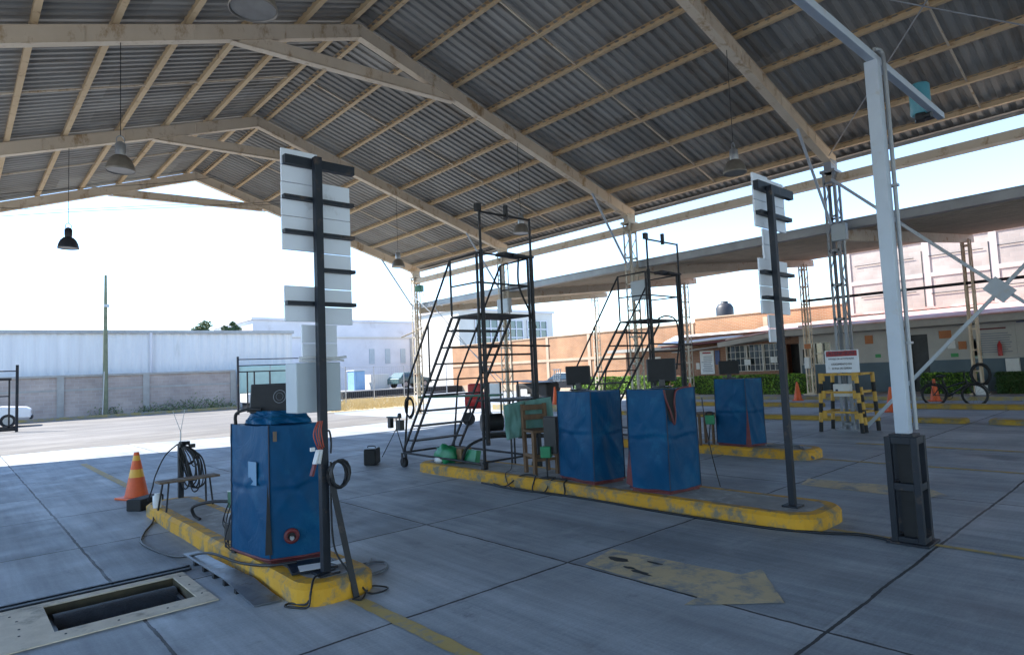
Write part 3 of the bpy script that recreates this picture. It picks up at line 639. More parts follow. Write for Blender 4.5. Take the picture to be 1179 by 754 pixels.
# grey electrical cabinet and coil on the first post
t = thing('junction_box', 'grey enamel junction box fixed behind the nearest lane board post', 'electrical box', (2.16, 4.74, 1.36))
MB().bb((1.97, 4.65, 1.35), (2.335, 4.86, 1.735)).build('case', 'box_grey', t, 0.008)
m = MB(); m.tube(spline([(1.99, 4.64, 1.77), (2.1, 4.63, 1.775), (2.25, 4.63, 1.765), (2.38, 4.64, 1.775)]), 0.011, 6); m.tube(spline([(1.99, 4.645, 1.75), (2.15, 4.64, 1.74), (2.3, 4.64, 1.752), (2.36, 4.64, 1.745)]), 0.009, 6); m.build('conduit', 'white_plastic', t)
def coil(name, label, c, r, n, m_, axis='Y', wob=0.02, rad=0.009, cat='cable'):
    pts = []; c = Vector(c)
    for i in range(n * 14 + 1):
        a_ = 2 * math.pi * i / 14; rr = r * (1 + 0.12 * math.sin(a_ * 0.37 + n)) ; d = wob * math.sin(a_ * 0.61)
        q = {'Y': (rr * 0.75 * math.cos(a_), d, rr * math.sin(a_)), 'X': (d, rr * .75 * math.cos(a_), rr * math.sin(a_)), 'Z': (rr * math.cos(a_), rr * .8 * math.sin(a_), d + .02)}[axis]
        pts.append(c + Vector(q))
    mm = MB(); mm.tube(pts, rad, 6)
    o = mm.build(name, m_, loc=tuple(c)); return tag(o, label, cat)
coil('cable_coil', 'black cable coiled against the nearest lane board post', (2.22, 4.49, 0.88), 0.1, 5, 'cable', 'Y', 0.035)
m = MB(); m.tube(spline([(2.15, 4.53, 1.21), (2.168, 4.525, 1.205), (2.178, 4.522, 1.13), (2.172, 4.52, 1.04)]), 0.008, 6)
m.tube(spline([(2.16, 4.5, 0.98), (2.15, 4.49, 0.7), (2.17, 4.49, 0.35), (2.24, 4.42, 0.17)]), 0.008, 6)
tag(m.build('loose_cable', 'cable', loc=(2.2, 4.5, 0.15)), 'black strap and cable running down the nearest lane board post', 'cable')
m = MB(); m.beam((2.155, 4.515, 0.92), (2.245, 4.305, 0.0), 0.045, 0.012, up=(0, 1, 0))
tag(m.build('steel_brace', 'black_steel', loc=(2.2, 4.32, 0)), 'grey steel flat leaning against the nearest lane board post', 'steel bar')
# red and white sensor leads
t = thing('hanging_clamp', 'white clamp hanging on orange leads beside the nearest post', 'test lead', (2.06, 4.52, 0.95))
m = MB()
for k in range(4): m.tube(spline([(2.07 + k * .012, 4.51, 1.29), (2.03 + k * .02, 4.5, 1.2 + .02 * (k % 2)), (2.045 + k * .018, 4.49, 1.12), (2.08 + .01 * k, 4.5, 1.06 + k * .012)]), 0.0045, 6)
m.build('lead', 'orange_cable', t)
m = MB(); m.beam((2.06, 4.49, 1.08), (2.02, 4.47, 0.98), 0.035, 0.02); m.beam((2.08, 4.49, 1.08), (2.05, 4.47, 0.98), 0.03, 0.02); m.box((2.01, 4.48, 1.09), (0.035, .02, .03)); m.build('clamp', 'white_plastic', t, 0.004)
m = MB(); m.beam((2.02, 4.47, 0.98), (1.99, 4.46, 0.9), 0.025, 0.02); m.build('jaw', 'red_base', t)

# ------------------------------------------------------------------ vinyl covered cabinets
def cover(name_, m_, L_, F_, R_, z0, z1, parent, seed, base_z=0.15, amp=0.022, top_in=0.02):
    L_, F_, R_ = (Vector((*q, 0)) for q in (L_, F_, R_)); B_ = L_ + R_ - F_
    cs = [L_, F_, R_, B_]; c = sum(cs, Vector()) / 4
    nz = 44; m = MB(); per = []
    for i in range(4):
        a_, b_ = cs[i], cs[(i + 1) % 4]; n = 20
        nr = (b_ - a_).cross(Vector((0, 0, 1))).normalized()
        for k in range(n): per.append((a_.lerp(b_, k / n), nr, k / n))
    n = len(per); vs = []
    for j in range(nz + 1):
        v = j / nz; z = z0 + (z1 - z0) * v
        for i, (p_, nr, u) in enumerate(per):
            q = p_.lerp(c, top_in * v)
            e = math.sin(math.pi * u) ** 0.6 if 0 < u < 1 else 0.0
            w = noise.noise(Vector((q.x * 3.1 + seed, q.y * 3.1, z * 2.3))) * 0.9 + noise.noise(Vector((q.x * 8 + seed, q.y * 8, z * 5 + q.x * 6))) * 0.45
            tension = abs(math.sin((u * 2.2 + v * 1.7 + seed) * 3.0)) ** 3 * 0.35
            hf = noise.noise(Vector((seed, u * 1.5, 1.0))) * .06
            crease = math.exp(-((v - .55 - hf) / .025) ** 2) * .5 - math.exp(-((v - .52 - hf) / .02) ** 2) * .55
            diag = math.exp(-((v - .95 + u * .7 + .08 * math.sin(seed)) / .04) ** 2) * .5 + math.exp(-((v - .35 - u * .5 + .1 * math.sin(seed * 2)) / .05) ** 2) * .4
            d = amp * (0.35 + e) * (w * 1.15 + tension + crease + diag) + 0.014 * e * (1 - v)
            zz = z + (0.012 * noise.noise(Vector((q.x * 4, q.y * 4, seed))) if j == 0 else 0) - (0.012 * e if j == nz else 0)
            vs.append(q + nr * d + Vector((0, 0, zz)))
    fs = []
    for j in range(nz):
        for i in range(n): fs.append((j * n + i, j * n + (i + 1) % n, (j + 1) * n + (i + 1) % n, (j + 1) * n + i))
    m.add(vs, fs, True)
    top = vs[nz * n:]; ct = sum(top, Vector()) / n + Vector((0, 0, 0.004))
    m.add(top + [ct], [(i, (i + 1) % n, n) for i in range(n)], True)
    o = m.build(name_, m_, parent)
    return o, [[vs[j * n + k * 20] for j in range(nz + 1)] for k in range(4)], [vs[i] for i in range(n)]
def cabinet(label, L_, F_, R_, z1, seed, trim='red_base', amp=0.019, open_edge=True):
    cx_ = (L_[0] + R_[0]) / 2; cy_ = (L_[1] + R_[1]) / 2
    t = thing('covered_cabinet', label, 'cabinet', (cx_, cy_, 0.15), 'gas analyser cabinets under blue vinyl covers')
    o, edges, hem = cover('cover', 'tarp', L_, F_, R_, 0.185, z1, t, seed, amp=amp)
    for e in edges[:3]: MB().tube([q + Vector((-.003, -.003, 0)) for q in e], 0.0055, 5).build('piping', 'piping', o)
    MB().tube([q + Vector((0, 0, 0.002)) for q in hem], 0.011, 5, closed=True).build('hem', 'red_base', o)
    Lv, Fv, Rv = Vector((*L_, 0)), Vector((*F_, 0)), Vector((*R_, 0)); c = (Lv + Rv) / 2
    pl = [tuple((q.lerp(c, 0.05)).xy) for q in (Lv, Fv, Rv, Lv + Rv - Fv)]
    m = MB(); m.prism(pl, 0.151, 0.26); m.build('plinth', trim, t)
    return t, edges
c1, e1 = cabinet('blue covered cabinet on the nearest island with a round red port low on its front', (1.85, 5.78), (1.93, 5.12), (2.33, 5.0), 1.25, 1.3, amp=0.017)
# zip split and dark gap at the front edge, faded label, round port
m = MB(); e = [Vector((1.915, 5.105, z)) for z in (0.2, 0.45, 0.62, 0.8)]
m.add([(1.912, 5.112, 0.8), (1.902, 5.112, 0.6), (1.892, 5.13, 0.23), (1.938, 5.098, 0.23), (1.93, 5.1, 0.45)], [(0, 1, 2, 3, 4)]); m.build('zip_gap', 'rubber', c1)
nf = Vector((0.12, -0.4, 0)); nf = Vector((-0.29, -0.957, 0)); fa = Vector((1.93, 5.12, 0)); fb = Vector((2.33, 5.0, 0)); du = (fb - fa).normalized(); nrm = Vector((du.y, -du.x, 0))
pc = fa + du * 0.16 + nrm * 0.02 + Vector((0, 0, 0.36))
m = MB()
rot = Matrix((du, -nrm, Vector((0, 0, 1)))).transposed()
def disc_ring(m, c, r0, r1, dep, rotm, seg=24):
    vs = []; fs = []
    for k in range(seg):
        a_ = 2 * math.pi * k / seg; ca, sa = math.cos(a_), math.sin(a_)
        for rr, dd in ((r1, 0.0), (r1, -dep), (r0, -dep), (r0, 0.0)): vs.append(c + rotm @ Vector((rr * ca, dd, rr * sa)))
    for k in range(seg):
        j = (k + 1) % seg
        for q in range(3): fs.append((k * 4 + q, j * 4 + q, j * 4 + q + 1, k * 4 + q + 1))
    m.add(vs, fs, True)
disc_ring(m, pc, 0.03, 0.06, 0.02, rot); m.build('port_ring', 'red_base', c1)
m = MB(); m.tube([pc + nrm * 0.004, pc + nrm * 0.01], 0.034, 16); m.build('port_hole', 'rubber', c1)
m = MB(); m.tube([pc + nrm * 0.0 + Vector((0, 0, -.01)), pc + nrm * 0.045 + Vector((0, 0, -.012))], 0.017, 14); m.build('port_plug', 'gal', c1)
la = Vector((1.85, 5.78, 0)); lb = Vector((1.93, 5.12, 0)); dl = (lb - la).normalized(); nl = Vector((dl.y, -dl.x, 0))
for (u0, u1, z0, z1_) in ((0.36, 0.5, 0.76, 0.95),):
    m = MB(); q = [la + dl * u0 + nl * .024, la + dl * u1 + nl * .024]
    m.add([q[0] + Vector((0, 0, z0)), q[1] + Vector((0, 0, z0)), q[1] + Vector((0, 0, z1_)), q[0] + Vector((0, 0, z1_))], [(0, 1, 2, 3)]); m.build('faded_sticker', 'tarp_light', c1)
m = MB(); q = [fa + du * .03 + nrm * .028, fa + du * .06 + nrm * .028]
m.add([q[0] + Vector((0, 0, 1.12)), q[1] + Vector((0, 0, 1.12)), q[1] + Vector((0, 0, 1.2)), q[0] + Vector((0, 0, 1.2))], [(0, 1, 2, 3)]); m.build('worn_patch', 'plank', c1)
# blue hump (folded cover) and monitor on top
o, ed, hm = cover('folded_cover', 'tarp', (1.93, 5.66), (1.98, 5.22), (2.3, 5.12), 1.245, 1.36, c1, 4.2, amp=0.03, top_in=0.25)
m = MB(); m.tube(spline([(1.84, 5.62, 1.25), (1.84, 5.6, 1.34), (1.9, 5.5, 1.375), (1.98, 5.4, 1.37)]), 0.014, 6); m.build('hose', 'rubber', c1)

def monitor(label, c, w, h, rz, tilt=0.0, base=True, emblem=False, z0=1.3):
    t = thing('monitor', label, 'monitor', (c[0], c[1], z0), 'computer monitors on the cabinets')
    rm = Matrix.Rotation(rz, 3, 'Z') @ Matrix.Rotation(tilt, 3, 'X'); C = Vector((c[0], c[1], z0 + 0.07 + h / 2))
    m = MB(); m.box(C, (w, 0.035, h), rot=rm); m.build('housing', 'plastic_black', t, 0.012)
    m = MB(); m.box(C + rm @ Vector((0, 0.04, -0.01)), (w * 0.62, 0.05, h * 0.6), rot=rm); m.build('rear_cover', 'plastic_black', t, 0.02)
    m = MB(); m.box(C + rm @ Vector((0, -0.019, 0)), (w - .03, 0.003, h - .03), rot=rm); m.build('screen', 'rubber', t)
    if base:
        m = MB(); m.box((c[0], c[1], z0 + .05), (0.07, 0.05, 0.1), rz=rz); m.box((c[0], c[1], z0 + .008), (0.22, 0.16, 0.016), rz=rz); m.build('stand', 'plastic_black', t, 0.006)
    if emblem:
        m = MB(); cc = C + rm @ Vector((0.02, -0.021, 0.01)); rt_ = rm
        disc_ring(m, cc, 0.052, 0.056, 0.0015, rt_, 32); disc_ring(m, cc, 0.03, 0.032, 0.0015, rt_, 24)
        m.build('emblem', 'grey_steel', t)
    return t
monitor('wide black monitor with a faint round emblem on the nearest blue cabinet', (2.11, 5.36), 0.5, 0.25, R(-47), R(-8), emblem=True, z0=1.265)
# red apron at the base of the near cabinet: lid flaps, keyboard tray
t = thing('keyboard_tray', 'dark tray holding a sheet of paper on the nearest island', 'tray', (2.12, 4.72, 0.151))
MB().box((2.12, 4.78, 0.17), (0.34, 0.3, 0.02), rz=-.25).build('tray', 'dark_steel', t, 0.004)
MB().box((2.09, 4.7, 0.183), (0.2, 0.15, 0.003), rz=-.3).build('paper', 'paper', t); MB().box((2.3, 4.66, 0.183), (0.12, 0.09, 0.003), rz=.1).build('paper', 'paper', t)

c2, _ = cabinet('left of the two blue covered cabinets side by side on the middle island', (6.11, 5.93), (5.96, 5.2), (6.44, 5.1), 1.31, 7.7)
c3, _ = cabinet('blue covered cabinet with a torn red-lined top corner on the middle island', (5.95, 4.64), (6.02, 4.14), (6.53, 4.07), 1.33, 12.1)
c4, _ = cabinet('blue covered cabinet with an open red slit at its corner on the far island', (10.14, 5.94), (10.08, 5.32), (10.46, 5.2), 1.31, 21.4)
m = MB(); m.add([(6.0, 4.15, 1.325), (6.15, 4.085, 1.315), (6.13, 4.08, 1.12), (6.08, 4.085, 0.93), (6.03, 4.11, 0.98), (6.005, 4.13, 1.15)], [tuple(range(6))]); m.build('torn_hole_shade', 'rubber', c3)  # black polygon paints the shaded inside of the torn hole
m = MB(); m.tube(spline([(6.0, 4.14, 1.32), (6.01, 4.12, 1.2), (6.05, 4.095, 1.06), (6.08, 4.08, 0.93), (6.11, 4.075, 1.04), (6.09, 4.07, 1.17), (6.14, 4.075, 1.3), (6.28, 4.08, 1.33), (6.42, 4.09, 1.335)]), 0.011, 6); m.build('red_lining', 'red_base', c3)
m = MB(); m.add([(5.925, 4.68, 0.24), (5.94, 4.6, 0.2), (5.952, 4.63, 0.7)], [(0, 1, 2)]); m.build('red_lining', 'red_base', c3)
m = MB(); m.add([(10.04, 5.35, 0.16), (10.085, 5.27, 0.16), (10.07, 5.305, 0.8)], [(0, 1, 2)]); m.build('red_slit', 'red_base', c4)
monitor('small black monitor on the left of the paired blue cabinets', (6.2, 5.6), 0.33, 0.25, R(-58), R(6), z0=1.315)
monitor('black monitor standing on the torn blue cabinet', (6.28, 4.35), 0.34, 0.27, R(-52), 0, z0=1.335)
monitor('dark monitor tilted back on the far island cabinet', (10.2, 5.66), 0.34, 0.24, R(-55), R(-14), z0=1.315)
MB_top = MB()
# ------------------------------------------------------------------ things on the first island
t = thing('bench', 'low bench of a rusty plank on thin trestle legs', 'bench', (2.2, 8.5, 0.15))
m = MB(); m.beam((1.83, 8.3, 0.485), (2.5, 8.34, 0.485), 0.2, 0.022); m.build('plank', 'plank', t)
for (x, y) in ((1.9, 8.2), (1.86, 8.4), (2.42, 8.24), (2.4, 8.44)):
    m = MB(); m.rod((x, y, 0.15), (x + (0.04 if x < 2.1 else -0.02), (y + 8.3) / 2 if x < 2.1 else (y + 8.34) / 2, 0.475), 0.011, 6); m.build('leg', 'black_steel', t)
t = thing('cable_stand', 'dark stand post draped with black cables and a thin forked aerial', 'stand', (2.28, 9.1, 0.15))
MB().bb((2.25, 9.07, 0.15), (2.31, 9.13, 0.83)).build('post', 'dark_steel', t)
m = MB(); m.rod((2.28, 9.1, 0.83), (2.285, 9.11, 1.0), 0.008, 6); m.rod((2.285, 9.11, 1.0), (2.2, 9.15, 1.28), 0.004, 5); m.rod((2.285, 9.11, 1.0), (2.33, 9.08, 1.29), 0.004, 5); m.build('aerial', 'gal', t)
m = MB(); random.seed(3)
for k in range(13):
    a0 = random.uniform(-.16, .16); drop = random.uniform(.15, .5); w_ = random.uniform(.05, .2); dx = random.uniform(-.04, .1)
    m.tube(spline([(2.26, 9.08 + a0 * .2, .85), (2.28 + dx + w_ * .6, 9.0 - w_ * .4, .8 - drop * .3), (2.3 + dx + w_ * .7, 9.0 - w_ * .5, .8 - drop), (2.3 + dx + w_ * .2, 9.02, .75 - drop * 1.05), (2.27 + dx, 9.05, .8 - drop * .6), (2.27, 9.09, .86)]), random.choice([.006, .008, .01]), 5)
m.tube(spline([(2.25, 9.12, .84), (2.12, 9.2, .7), (2.02, 9.26, .45), (1.97, 9.2, .3), (1.9, 9.1, .17)]), .009, 5)
for k in range(5): m.box((2.3 + random.uniform(-.03, .1), 9.03, .84 + random.uniform(-.06, .05)), (.07, .05, .05), rz=random.random())
m.build('hanging_cables', 'cable', t)
m = MB(); m.tube(spline([(2.04, 7.4, .16), (2.0, 7.46, .2), (1.98, 7.42, .3), (2.1, 7.2, .36), (2.25, 6.9, .37), (2.35, 6.65, .36), (2.37, 6.55, .3), (2.38, 6.5, .16)]), .017, 8)
tag(m.build('bent_pipe', 'black_steel', loc=(2.1, 7.2, .15)), 'bent black steel pipe lying hooked beside the near blue cabinet', 'pipe')
t = thing('green_device', 'small green box with a metal foot behind the near blue cabinet', 'device', (2.03, 6.2, 0.15))
MB().box((2.03, 6.2, .52), (.11, .13, .15), rz=.2).build('case', 'green_dark', t, .006); MB().box((2.03, 6.2, .598), (.112, .132, .006), rz=.2).build('label_plate', 'paper', t)
m = MB(); m.rod((2.03, 6.2, .15), (2.03, 6.2, .45), .02); m.box((2.02, 6.2, .36), (.1, .1, .06)); m.build('stem', 'gal', t)
m = MB()
for k in range(7):
    x, y = 1.86 + random.uniform(0, .1), 5.95 + random.uniform(-.1, .2)
    m.tube(spline([(x + .06, y + .1, .5), (x - .02, y, .36), (x + random.uniform(-.08, .05), y - .05, .25), (x - .03, y - .1, .17), (x + .05, y - .2, .165)]), .005, 5)
m.box((1.88, 5.9, .3), (.06, .09, .14), rz=.4); m.box((1.87, 5.74, .175), (.06, .05, .05), rz=.2)
tag(m.build('wiring_tangle', 'cable', loc=(1.87, 5.9, .15)), 'tangle of thin black wires and plugs at the foot of the near blue cabinet', 'wires')
m = MB(); m.lathe([(.045, .151), (.05, .2), (.05, .29), (.03, .3), (.03, .32)], (1.9, 8.62, 0), 14)
tag(m.build('white_jar', 'white_plastic', loc=(1.9, 8.62, .15)), 'small white plastic jar by the bench end on the island kerb', 'jar')
m = MB(); m.box((1.98, 9.62, .075), (.42, .22, .15), rz=R(38)); tag(m.build('dark_block', 'rubber', loc=(1.98, 9.62, 0), bevel=.015), 'dark wheel chock block on the ground behind the orange cone', 'block')

# ------------------------------------------------------------------ traffic cones
def cone(label, x, y, h=0.7, bands=True):
    t = thing('traffic_cone', label, 'traffic cone', (x, y, 0), 'orange traffic cones')
    def rad(z): return 0.155 - (0.155 - 0.032) * (z - .03) / (h - .03)
    if bands:
        z = [.03, h * .46, h * .63, h * .82, h * .93, h]
    else: z = [.03, h]
    m = MB()
    for i in range(len(z) - 1):
        m.m(1 if (bands and i in (1, 3)) else 0).lathe([(rad(z[i]), z[i]), (rad(z[i + 1]), z[i + 1])], (x, y, 0), 22, cap=(i == len(z) - 2))
    m.build('body', ['orange', 'yellow_band'], t)
    m = MB(); m.box((x, y, .016), (.4, .4, .03), rz=.4); m.build('base', 'orange', t, .008)
    return t
cone('orange cone with two yellow bands on the concrete at far left', 2.07, 10.61, 0.66)
cone('orange cone half hidden behind the torn blue cabinet before the hedge', 22.9, 14.5, 0.8, False)
cone('orange cone in front of the bright hedge below the lattice post', 24.5, 10.78, 0.72, False)
cone('orange cone just left of the white gantry post foot', 19.86, 6.12, 0.7, False)
cone('orange cone behind the bicycle rear wheel', 24.6, 6.25, 0.74, False)
cone('orange cone standing on a kerb left of the paired cabinets', 18.32, 17.85, 0.9, False)

# ------------------------------------------------------------------ roller pit
t = thing('roller_tester', 'sunken vehicle roller tester framed by dusty tan plates in the floor', 'roller tester', (0.98, 5.6, 0))
m = MB()
ox0, ox1, oy0, oy1 = -3.4, 1.52, 5.06, 6.03; hx0, hx1, hy0, hy1 = .55, 1.42, 5.26, 5.93
for (x0, y0_, x1, y1_) in ((ox0, oy0, hx0, oy1), (hx1, oy0, ox1, oy1), (hx0, oy0, hx1, hy0), (hx0, hy1, hx1, oy1)):
    m.bb((x0, y0_, 0.004), (x1, y1_, 0.012))
m.build('cover_plate', 'plywood', t)
for x, y in ((.35, 5.85), (.38, 5.7), (.38, 5.5), (.37, 5.35), (.2, 5.5), (1.47, 5.9), (1.47, 5.3), (1.46, 5.6), (.9, 5.16), (1.2, 5.15), (.6, 5.16)): MB().lathe([(.008, .0125), (.007, .016)], (x, y, 0), 8).build('bolt', 'dark_steel', t)
m = MB(); zb = -.5
m.add([(hx0, hy0, .003), (hx1, hy0, .003), (hx1, hy1, .003), (hx0, hy1, .003), (hx0, hy0, zb), (hx1, hy0, zb), (hx1, hy1, zb), (hx0, hy1, zb)], [(0, 4, 5, 1), (1, 5, 6, 2), (2, 6, 7, 3), (3, 7, 4, 0), (4, 7, 6, 5)])
m.build('pit_lining', 'pit_dark', t)
MB().tube([(hx0 + .04, 5.735, -.165), (hx1 - .03, 5.735, -.165)], .155, 32).build('roller', 'roller', t)
MB().tube([(hx0 + .04, 5.36, -.15), (hx1 - .03, 5.36, -.15)], .065, 24).build('roller', 'roller', t)
m = MB(); m.bb((hx0 + .01, 5.46, -.13), (hx1 - .01, 5.475, -.075)); m.bb((hx1 - .05, 5.3, -.2), (hx1 - .02, 5.9, -.05)); m.bb((hx0 + .02, 5.3, -.2), (hx0 + .045, 5.9, -.05)); m.build('inner_rail', 'dark_steel', t)
m = MB(); m.bb((-3.4, 6.06, .003), (1.6, 6.09, .02)); m.bb((-3.4, 6.18, .003), (1.62, 6.21, .014)); m.build('floor_channel', 'dark_steel', t)
t = thing('ramp_plate', 'scuffed bare steel sheet resting on black brackets beside the nearest island kerb', 'metal sheet', (1.72, 5.5, 0))
m = MB(); m.add([(1.62, 6.42, .07), (1.74, 6.38, .075), (1.83, 5.2, .06), (1.83, 4.66, .016), (1.65, 4.7, .012), (1.66, 5.4, .05)], [(0, 5, 2, 1), (5, 4, 3, 2)])
o = m.build('sheet', 'bare_sheet', t); so = o.modifiers.new('thick', 'SOLIDIFY'); so.thickness = .006
for k in range(5):
    y = 6.2 - k * .27; MB().bb((1.655, y - .025, 0), (1.71, y + .025, .058 - .006 * k)).build('bracket', 'black_steel', t)

# ------------------------------------------------------------------ ground cables
def cable(label, pts, r=.009, m_='cable', name='ground_cable', n=8):
    mm = MB(); mm.tube(spline(pts, n), r, 6); tag(mm.build(name, m_, loc=tuple(pts[0])), label, 'cable')
cable('black cable looping from the bench past the roller pit to the near cabinet', [(1.92, 8.9, .165), (1.84, 8.55, .02), (1.62, 7.95, .012), (1.5, 7.4, .012), (1.6, 6.6, .014), (1.72, 6.0, .13), (1.82, 5.5, .12), (1.9, 5.05, .168), (2.05, 4.9, .19)], .011)
cable('grey cable loops on the floor right of the nearest island', [(2.42, 5.0, .165), (2.52, 4.98, .03), (2.75, 4.98, .012), (2.82, 4.88, .012), (2.72, 4.72, .012), (2.5, 4.7, .012), (2.45, 4.85, .02), (2.66, 4.93, .018), (2.8, 5.08, .012)], .009, 'grey_cable')
cable('black cable loop on the floor by the painted line', [(2.3, 4.42, .12), (2.33, 4.3, .02), (2.42, 4.25, .012), (2.5, 4.3, .012), (2.44, 4.42, .012), (2.36, 4.36, .012), (2.24, 4.22, .012), (2.2, 4.28, .012)], .007)
cable('knotted black cable hanging over the yellow kerb end of the nearest island', [(2.2, 4.55, .17), (2.06, 4.52, .168), (1.98, 4.44, .17), (1.93, 4.38, .1), (1.9, 4.36, .02), (1.84, 4.44, .012), (1.8, 4.52, .012), (1.85, 4.55, .012), (1.9, 4.42, .02), (1.93, 4.4, .05)], .008)
cable('black cable lying along the yellow kerb of the middle island', [(5.78, 7.2, .012), (5.72, 6.4, .012), (5.8, 5.8, .012), (5.82, 5.0, .012), (5.78, 4.0, .012), (5.82, 3.0, .012), (5.95, 2.5, .012), (6.1, 2.2, .012), (6.04, 1.9, .012)], .013)
cable('tangled black cables over the kerb beside the chair', [(5.84, 7.0, .012), (5.8, 6.7, .012), (5.92, 6.5, .16), (6.0, 6.3, .17), (5.9, 6.2, .16), (5.8, 6.15, .012), (5.82, 5.95, .012), (5.92, 5.9, .16), (5.98, 5.7, .17), (5.88, 5.65, .14), (5.8, 5.6, .012), (5.76, 6.0, .012), (5.78, 6.5, .012)], .01)
cable('thin black wire falling from the ladder to the kerb', [(6.35, 7.2, .9), (6.3, 7.1, .5), (6.15, 6.95, .2), (5.9, 6.8, .16), (5.8, 6.6, .012), (5.75, 6.2, .012)], .006)
cable('thin dark lead falling beside the torn cabinet', [(6.55, 4.0, 1.2), (6.56, 3.98, .9), (6.62, 3.95, .5), (6.66, 3.9, .17)], .006)
cable('grey hose lying on the far island end', [(10.3, 5.1, .17), (10.25, 4.9, .2), (10.35, 4.75, .2), (10.4, 4.6, .17), (10.25, 4.5, .17), (10.2, 4.38, .08), (10.2, 4.3, .02)], .02, 'grey_cable', 'ground_hose')

# ------------------------------------------------------------------ rolling stair platforms
def ladder(label, x0, y0, first):
    # x0: near side, y0: front (towards -Y) edge of the platform
    w = 1.08; x1 = x0 + w; yl = y0 + .69; PZ = 2.52; yb = yl + 1.58
    t = thing('rolling_stairs', label, 'rolling stairs', (x0 + w / 2, y0 + 1, 0), 'black rolling stair platforms')
    for x in (x0, x1):
        m = MB()
        m.beam((x, yl, PZ - .02), (x, yb, .27), .03, .035); m.beam((x, yl - .2, PZ - .04), (x, yb - .22, .27), .03, .035)
        m.build('stringer', 'black_steel', t)
        m = MB(); m.tube([(x, y0 + .02, 3.45), (x, yl, 3.44), (x, yb - .25, 1.53), (x, yb - .05, .27)], .018, 8); m.rod((x, yl, PZ), (x, yl, 3.44), .018); m.rod((x, yl, 3.0), (x, y0, 2.99), .014)
        m.rod((x, yl + .68, 2.47), (x, yl + .68, 1.55), .014)
        m.build('handrail', 'black_steel', t)
        m = MB(); m.rod((x, y0, .12), (x, y0, 3.46), .022); m.build('leg', 'black_steel', t)
        m = MB(); m.rod((x, yb - .02, .25), (x, y0, .22), .018); m.build('base_rail', 'black_steel', t)
    m = MB(); m.bb((x0, y0, PZ - .035), (x1, yl, PZ)); m.build('platform', 'black_steel', t)
    for k in range(8):
        f = (k + .85) / 8.6; z = PZ - f * (PZ - .27); y = yl + f * (yb - yl) - .1
        MB().bb((x0 + .02, y - .11, z - .012), (x1 - .02, y + .11, z + .012)).build('tread', 'black_steel', t)
    for z in (.25, 1.6, 1.87, 2.99, 3.45): MB().rod((x0, y0, z), (x1, y0, z), .016).build('cross_rail', 'black_steel', t)
    MB().rod((x0, y0 - .03, 2.02), (x1 + .4, y0 - .03, 2.0), .016).build('cross_rail', 'black_steel', t)
    MB().rod((x0, yb - .06, .26), (x1, yb - .06, .26), .018).build('cross_rail', 'black_steel', t)
    for x in (x0 + .07, x1 + .06):
        m = MB(); m.rod((x, y0 - .02, .5 if x < x1 else .12), (x, y0 - .02, 3.5), .034); m.rod((x, y0 - .02, 3.5), (x, y0 - .02, 4.12), .02); m.build('mast', 'black_steel', t)
    m = MB(); m.rod((x0 + .07, y0 - .02, 4.1), (x1 + .06, y0 - .02, 4.1), .018); m.box((x0 + .04, y0 - .02, 4.16), (.09, .07, .12))
    m.box((x0 + .62, y0 - .02, 4.16), (.05, .06, .22)); m.build('hoist_bar', 'black_steel', t)
    m = MB(); m.tube(spline([(x1 - .2, y0, 3.45), (x1 - .22, y0, 3.0), (x1 - .05, y0 - .03, 2.6), (x1 + .1, y0 - .03, 2.3)]) if first else spline([(x1 - .45, y0 + .2, 2.55), (x1 - .3, y0 + .1, 2.6), (x1 - .12, y0, 2.5), (x1 - .05, y0, 2.1), (x1 - .15, y0, 1.7), (x1 - .2, y0, 1.5)]), .017, 8); m.build('hose', 'rubber', t)
    m = MB(); m.box((x0 + .8, y0 + .1, 3.49), (.5, .2, .05), rz=.1); m.box((x0 + .95, y0 - .04, 3.47), (.45, .05, .03)); m.build('top_tray', 'black_steel', t)
    for x in (x0, x1):
        for y in (y0, yb - .02):
            m = MB(); m.tube([(x - .03, y, .085), (x + .03, y, .085)], .085, 16); m.build('wheel', 'rubber', t)
            m = MB(); m.bb((x - .045, y - .03, .08), (x - .033, y + .03, .24)); m.bb((x + .033, y - .03, .08), (x + .045, y + .03, .24)); m.bb((x - .045, y - .03, .235), (x + .045, y + .03, .25)); m.build('wheel_fork', 'black_steel', t)
    return t
ladder('tall black rolling stairs with hoist frame beside the wooden chair', 6.03, 7.42, True)
ladder('black rolling stairs rising behind the paired blue cabinets', 10.2, 7.3, False)
coil('hose_coil', 'black hose coiled on the nearer stair handrail', (6.0, 9.4, 1.05), .17, 4, 'rubber', 'X', .02, .012, 'hose')
# plank and gear on the stairs
m = MB(); m.box((6.6, 8.9, 1.235), (1.3, .4, .022), rz=-.35); m.box((6.9, 7.9, 1.1), (.9, .9, .02), rz=.1)
t = thing('work_shelf', 'green painted board shelf on thin dark legs inside the nearer stairs', 'shelf', (6.9, 8.2, 0))
MB().beam((6.12, 9.2, 1.225), (6.95, 8.05, 1.215), .34, .03).build('board', 'green_dark', t)
MB().box((7.0, 7.8, 1.14), (1.0, .7, .03), rz=-.1).build('board', 'dark_steel', t)
for x, y in ((6.7, 7.55), (7.4, 7.6), (6.6, 8.1), (7.35, 8.2)): MB().rod((x, y, 0), (x, y, 1.13), .016).build('leg', 'black_steel', t)
t = thing('motor_pump', 'dark pump motor hung under the shelf of the nearer stairs', 'motor', (6.65, 7.75, .6))
MB().tube([(6.35, 7.85, .8), (6.65, 7.7, .8)], .14, 18).build('motor', 'plastic_black', t); MB().box((6.85, 7.6, .82), (.3, .2, .34), rz=-.4).build('gearbox', 'green_dark', t, .02); MB().box((6.65, 7.72, .62), (.6, .24, .04), rz=-.45).build('mount', 'black_steel', t)
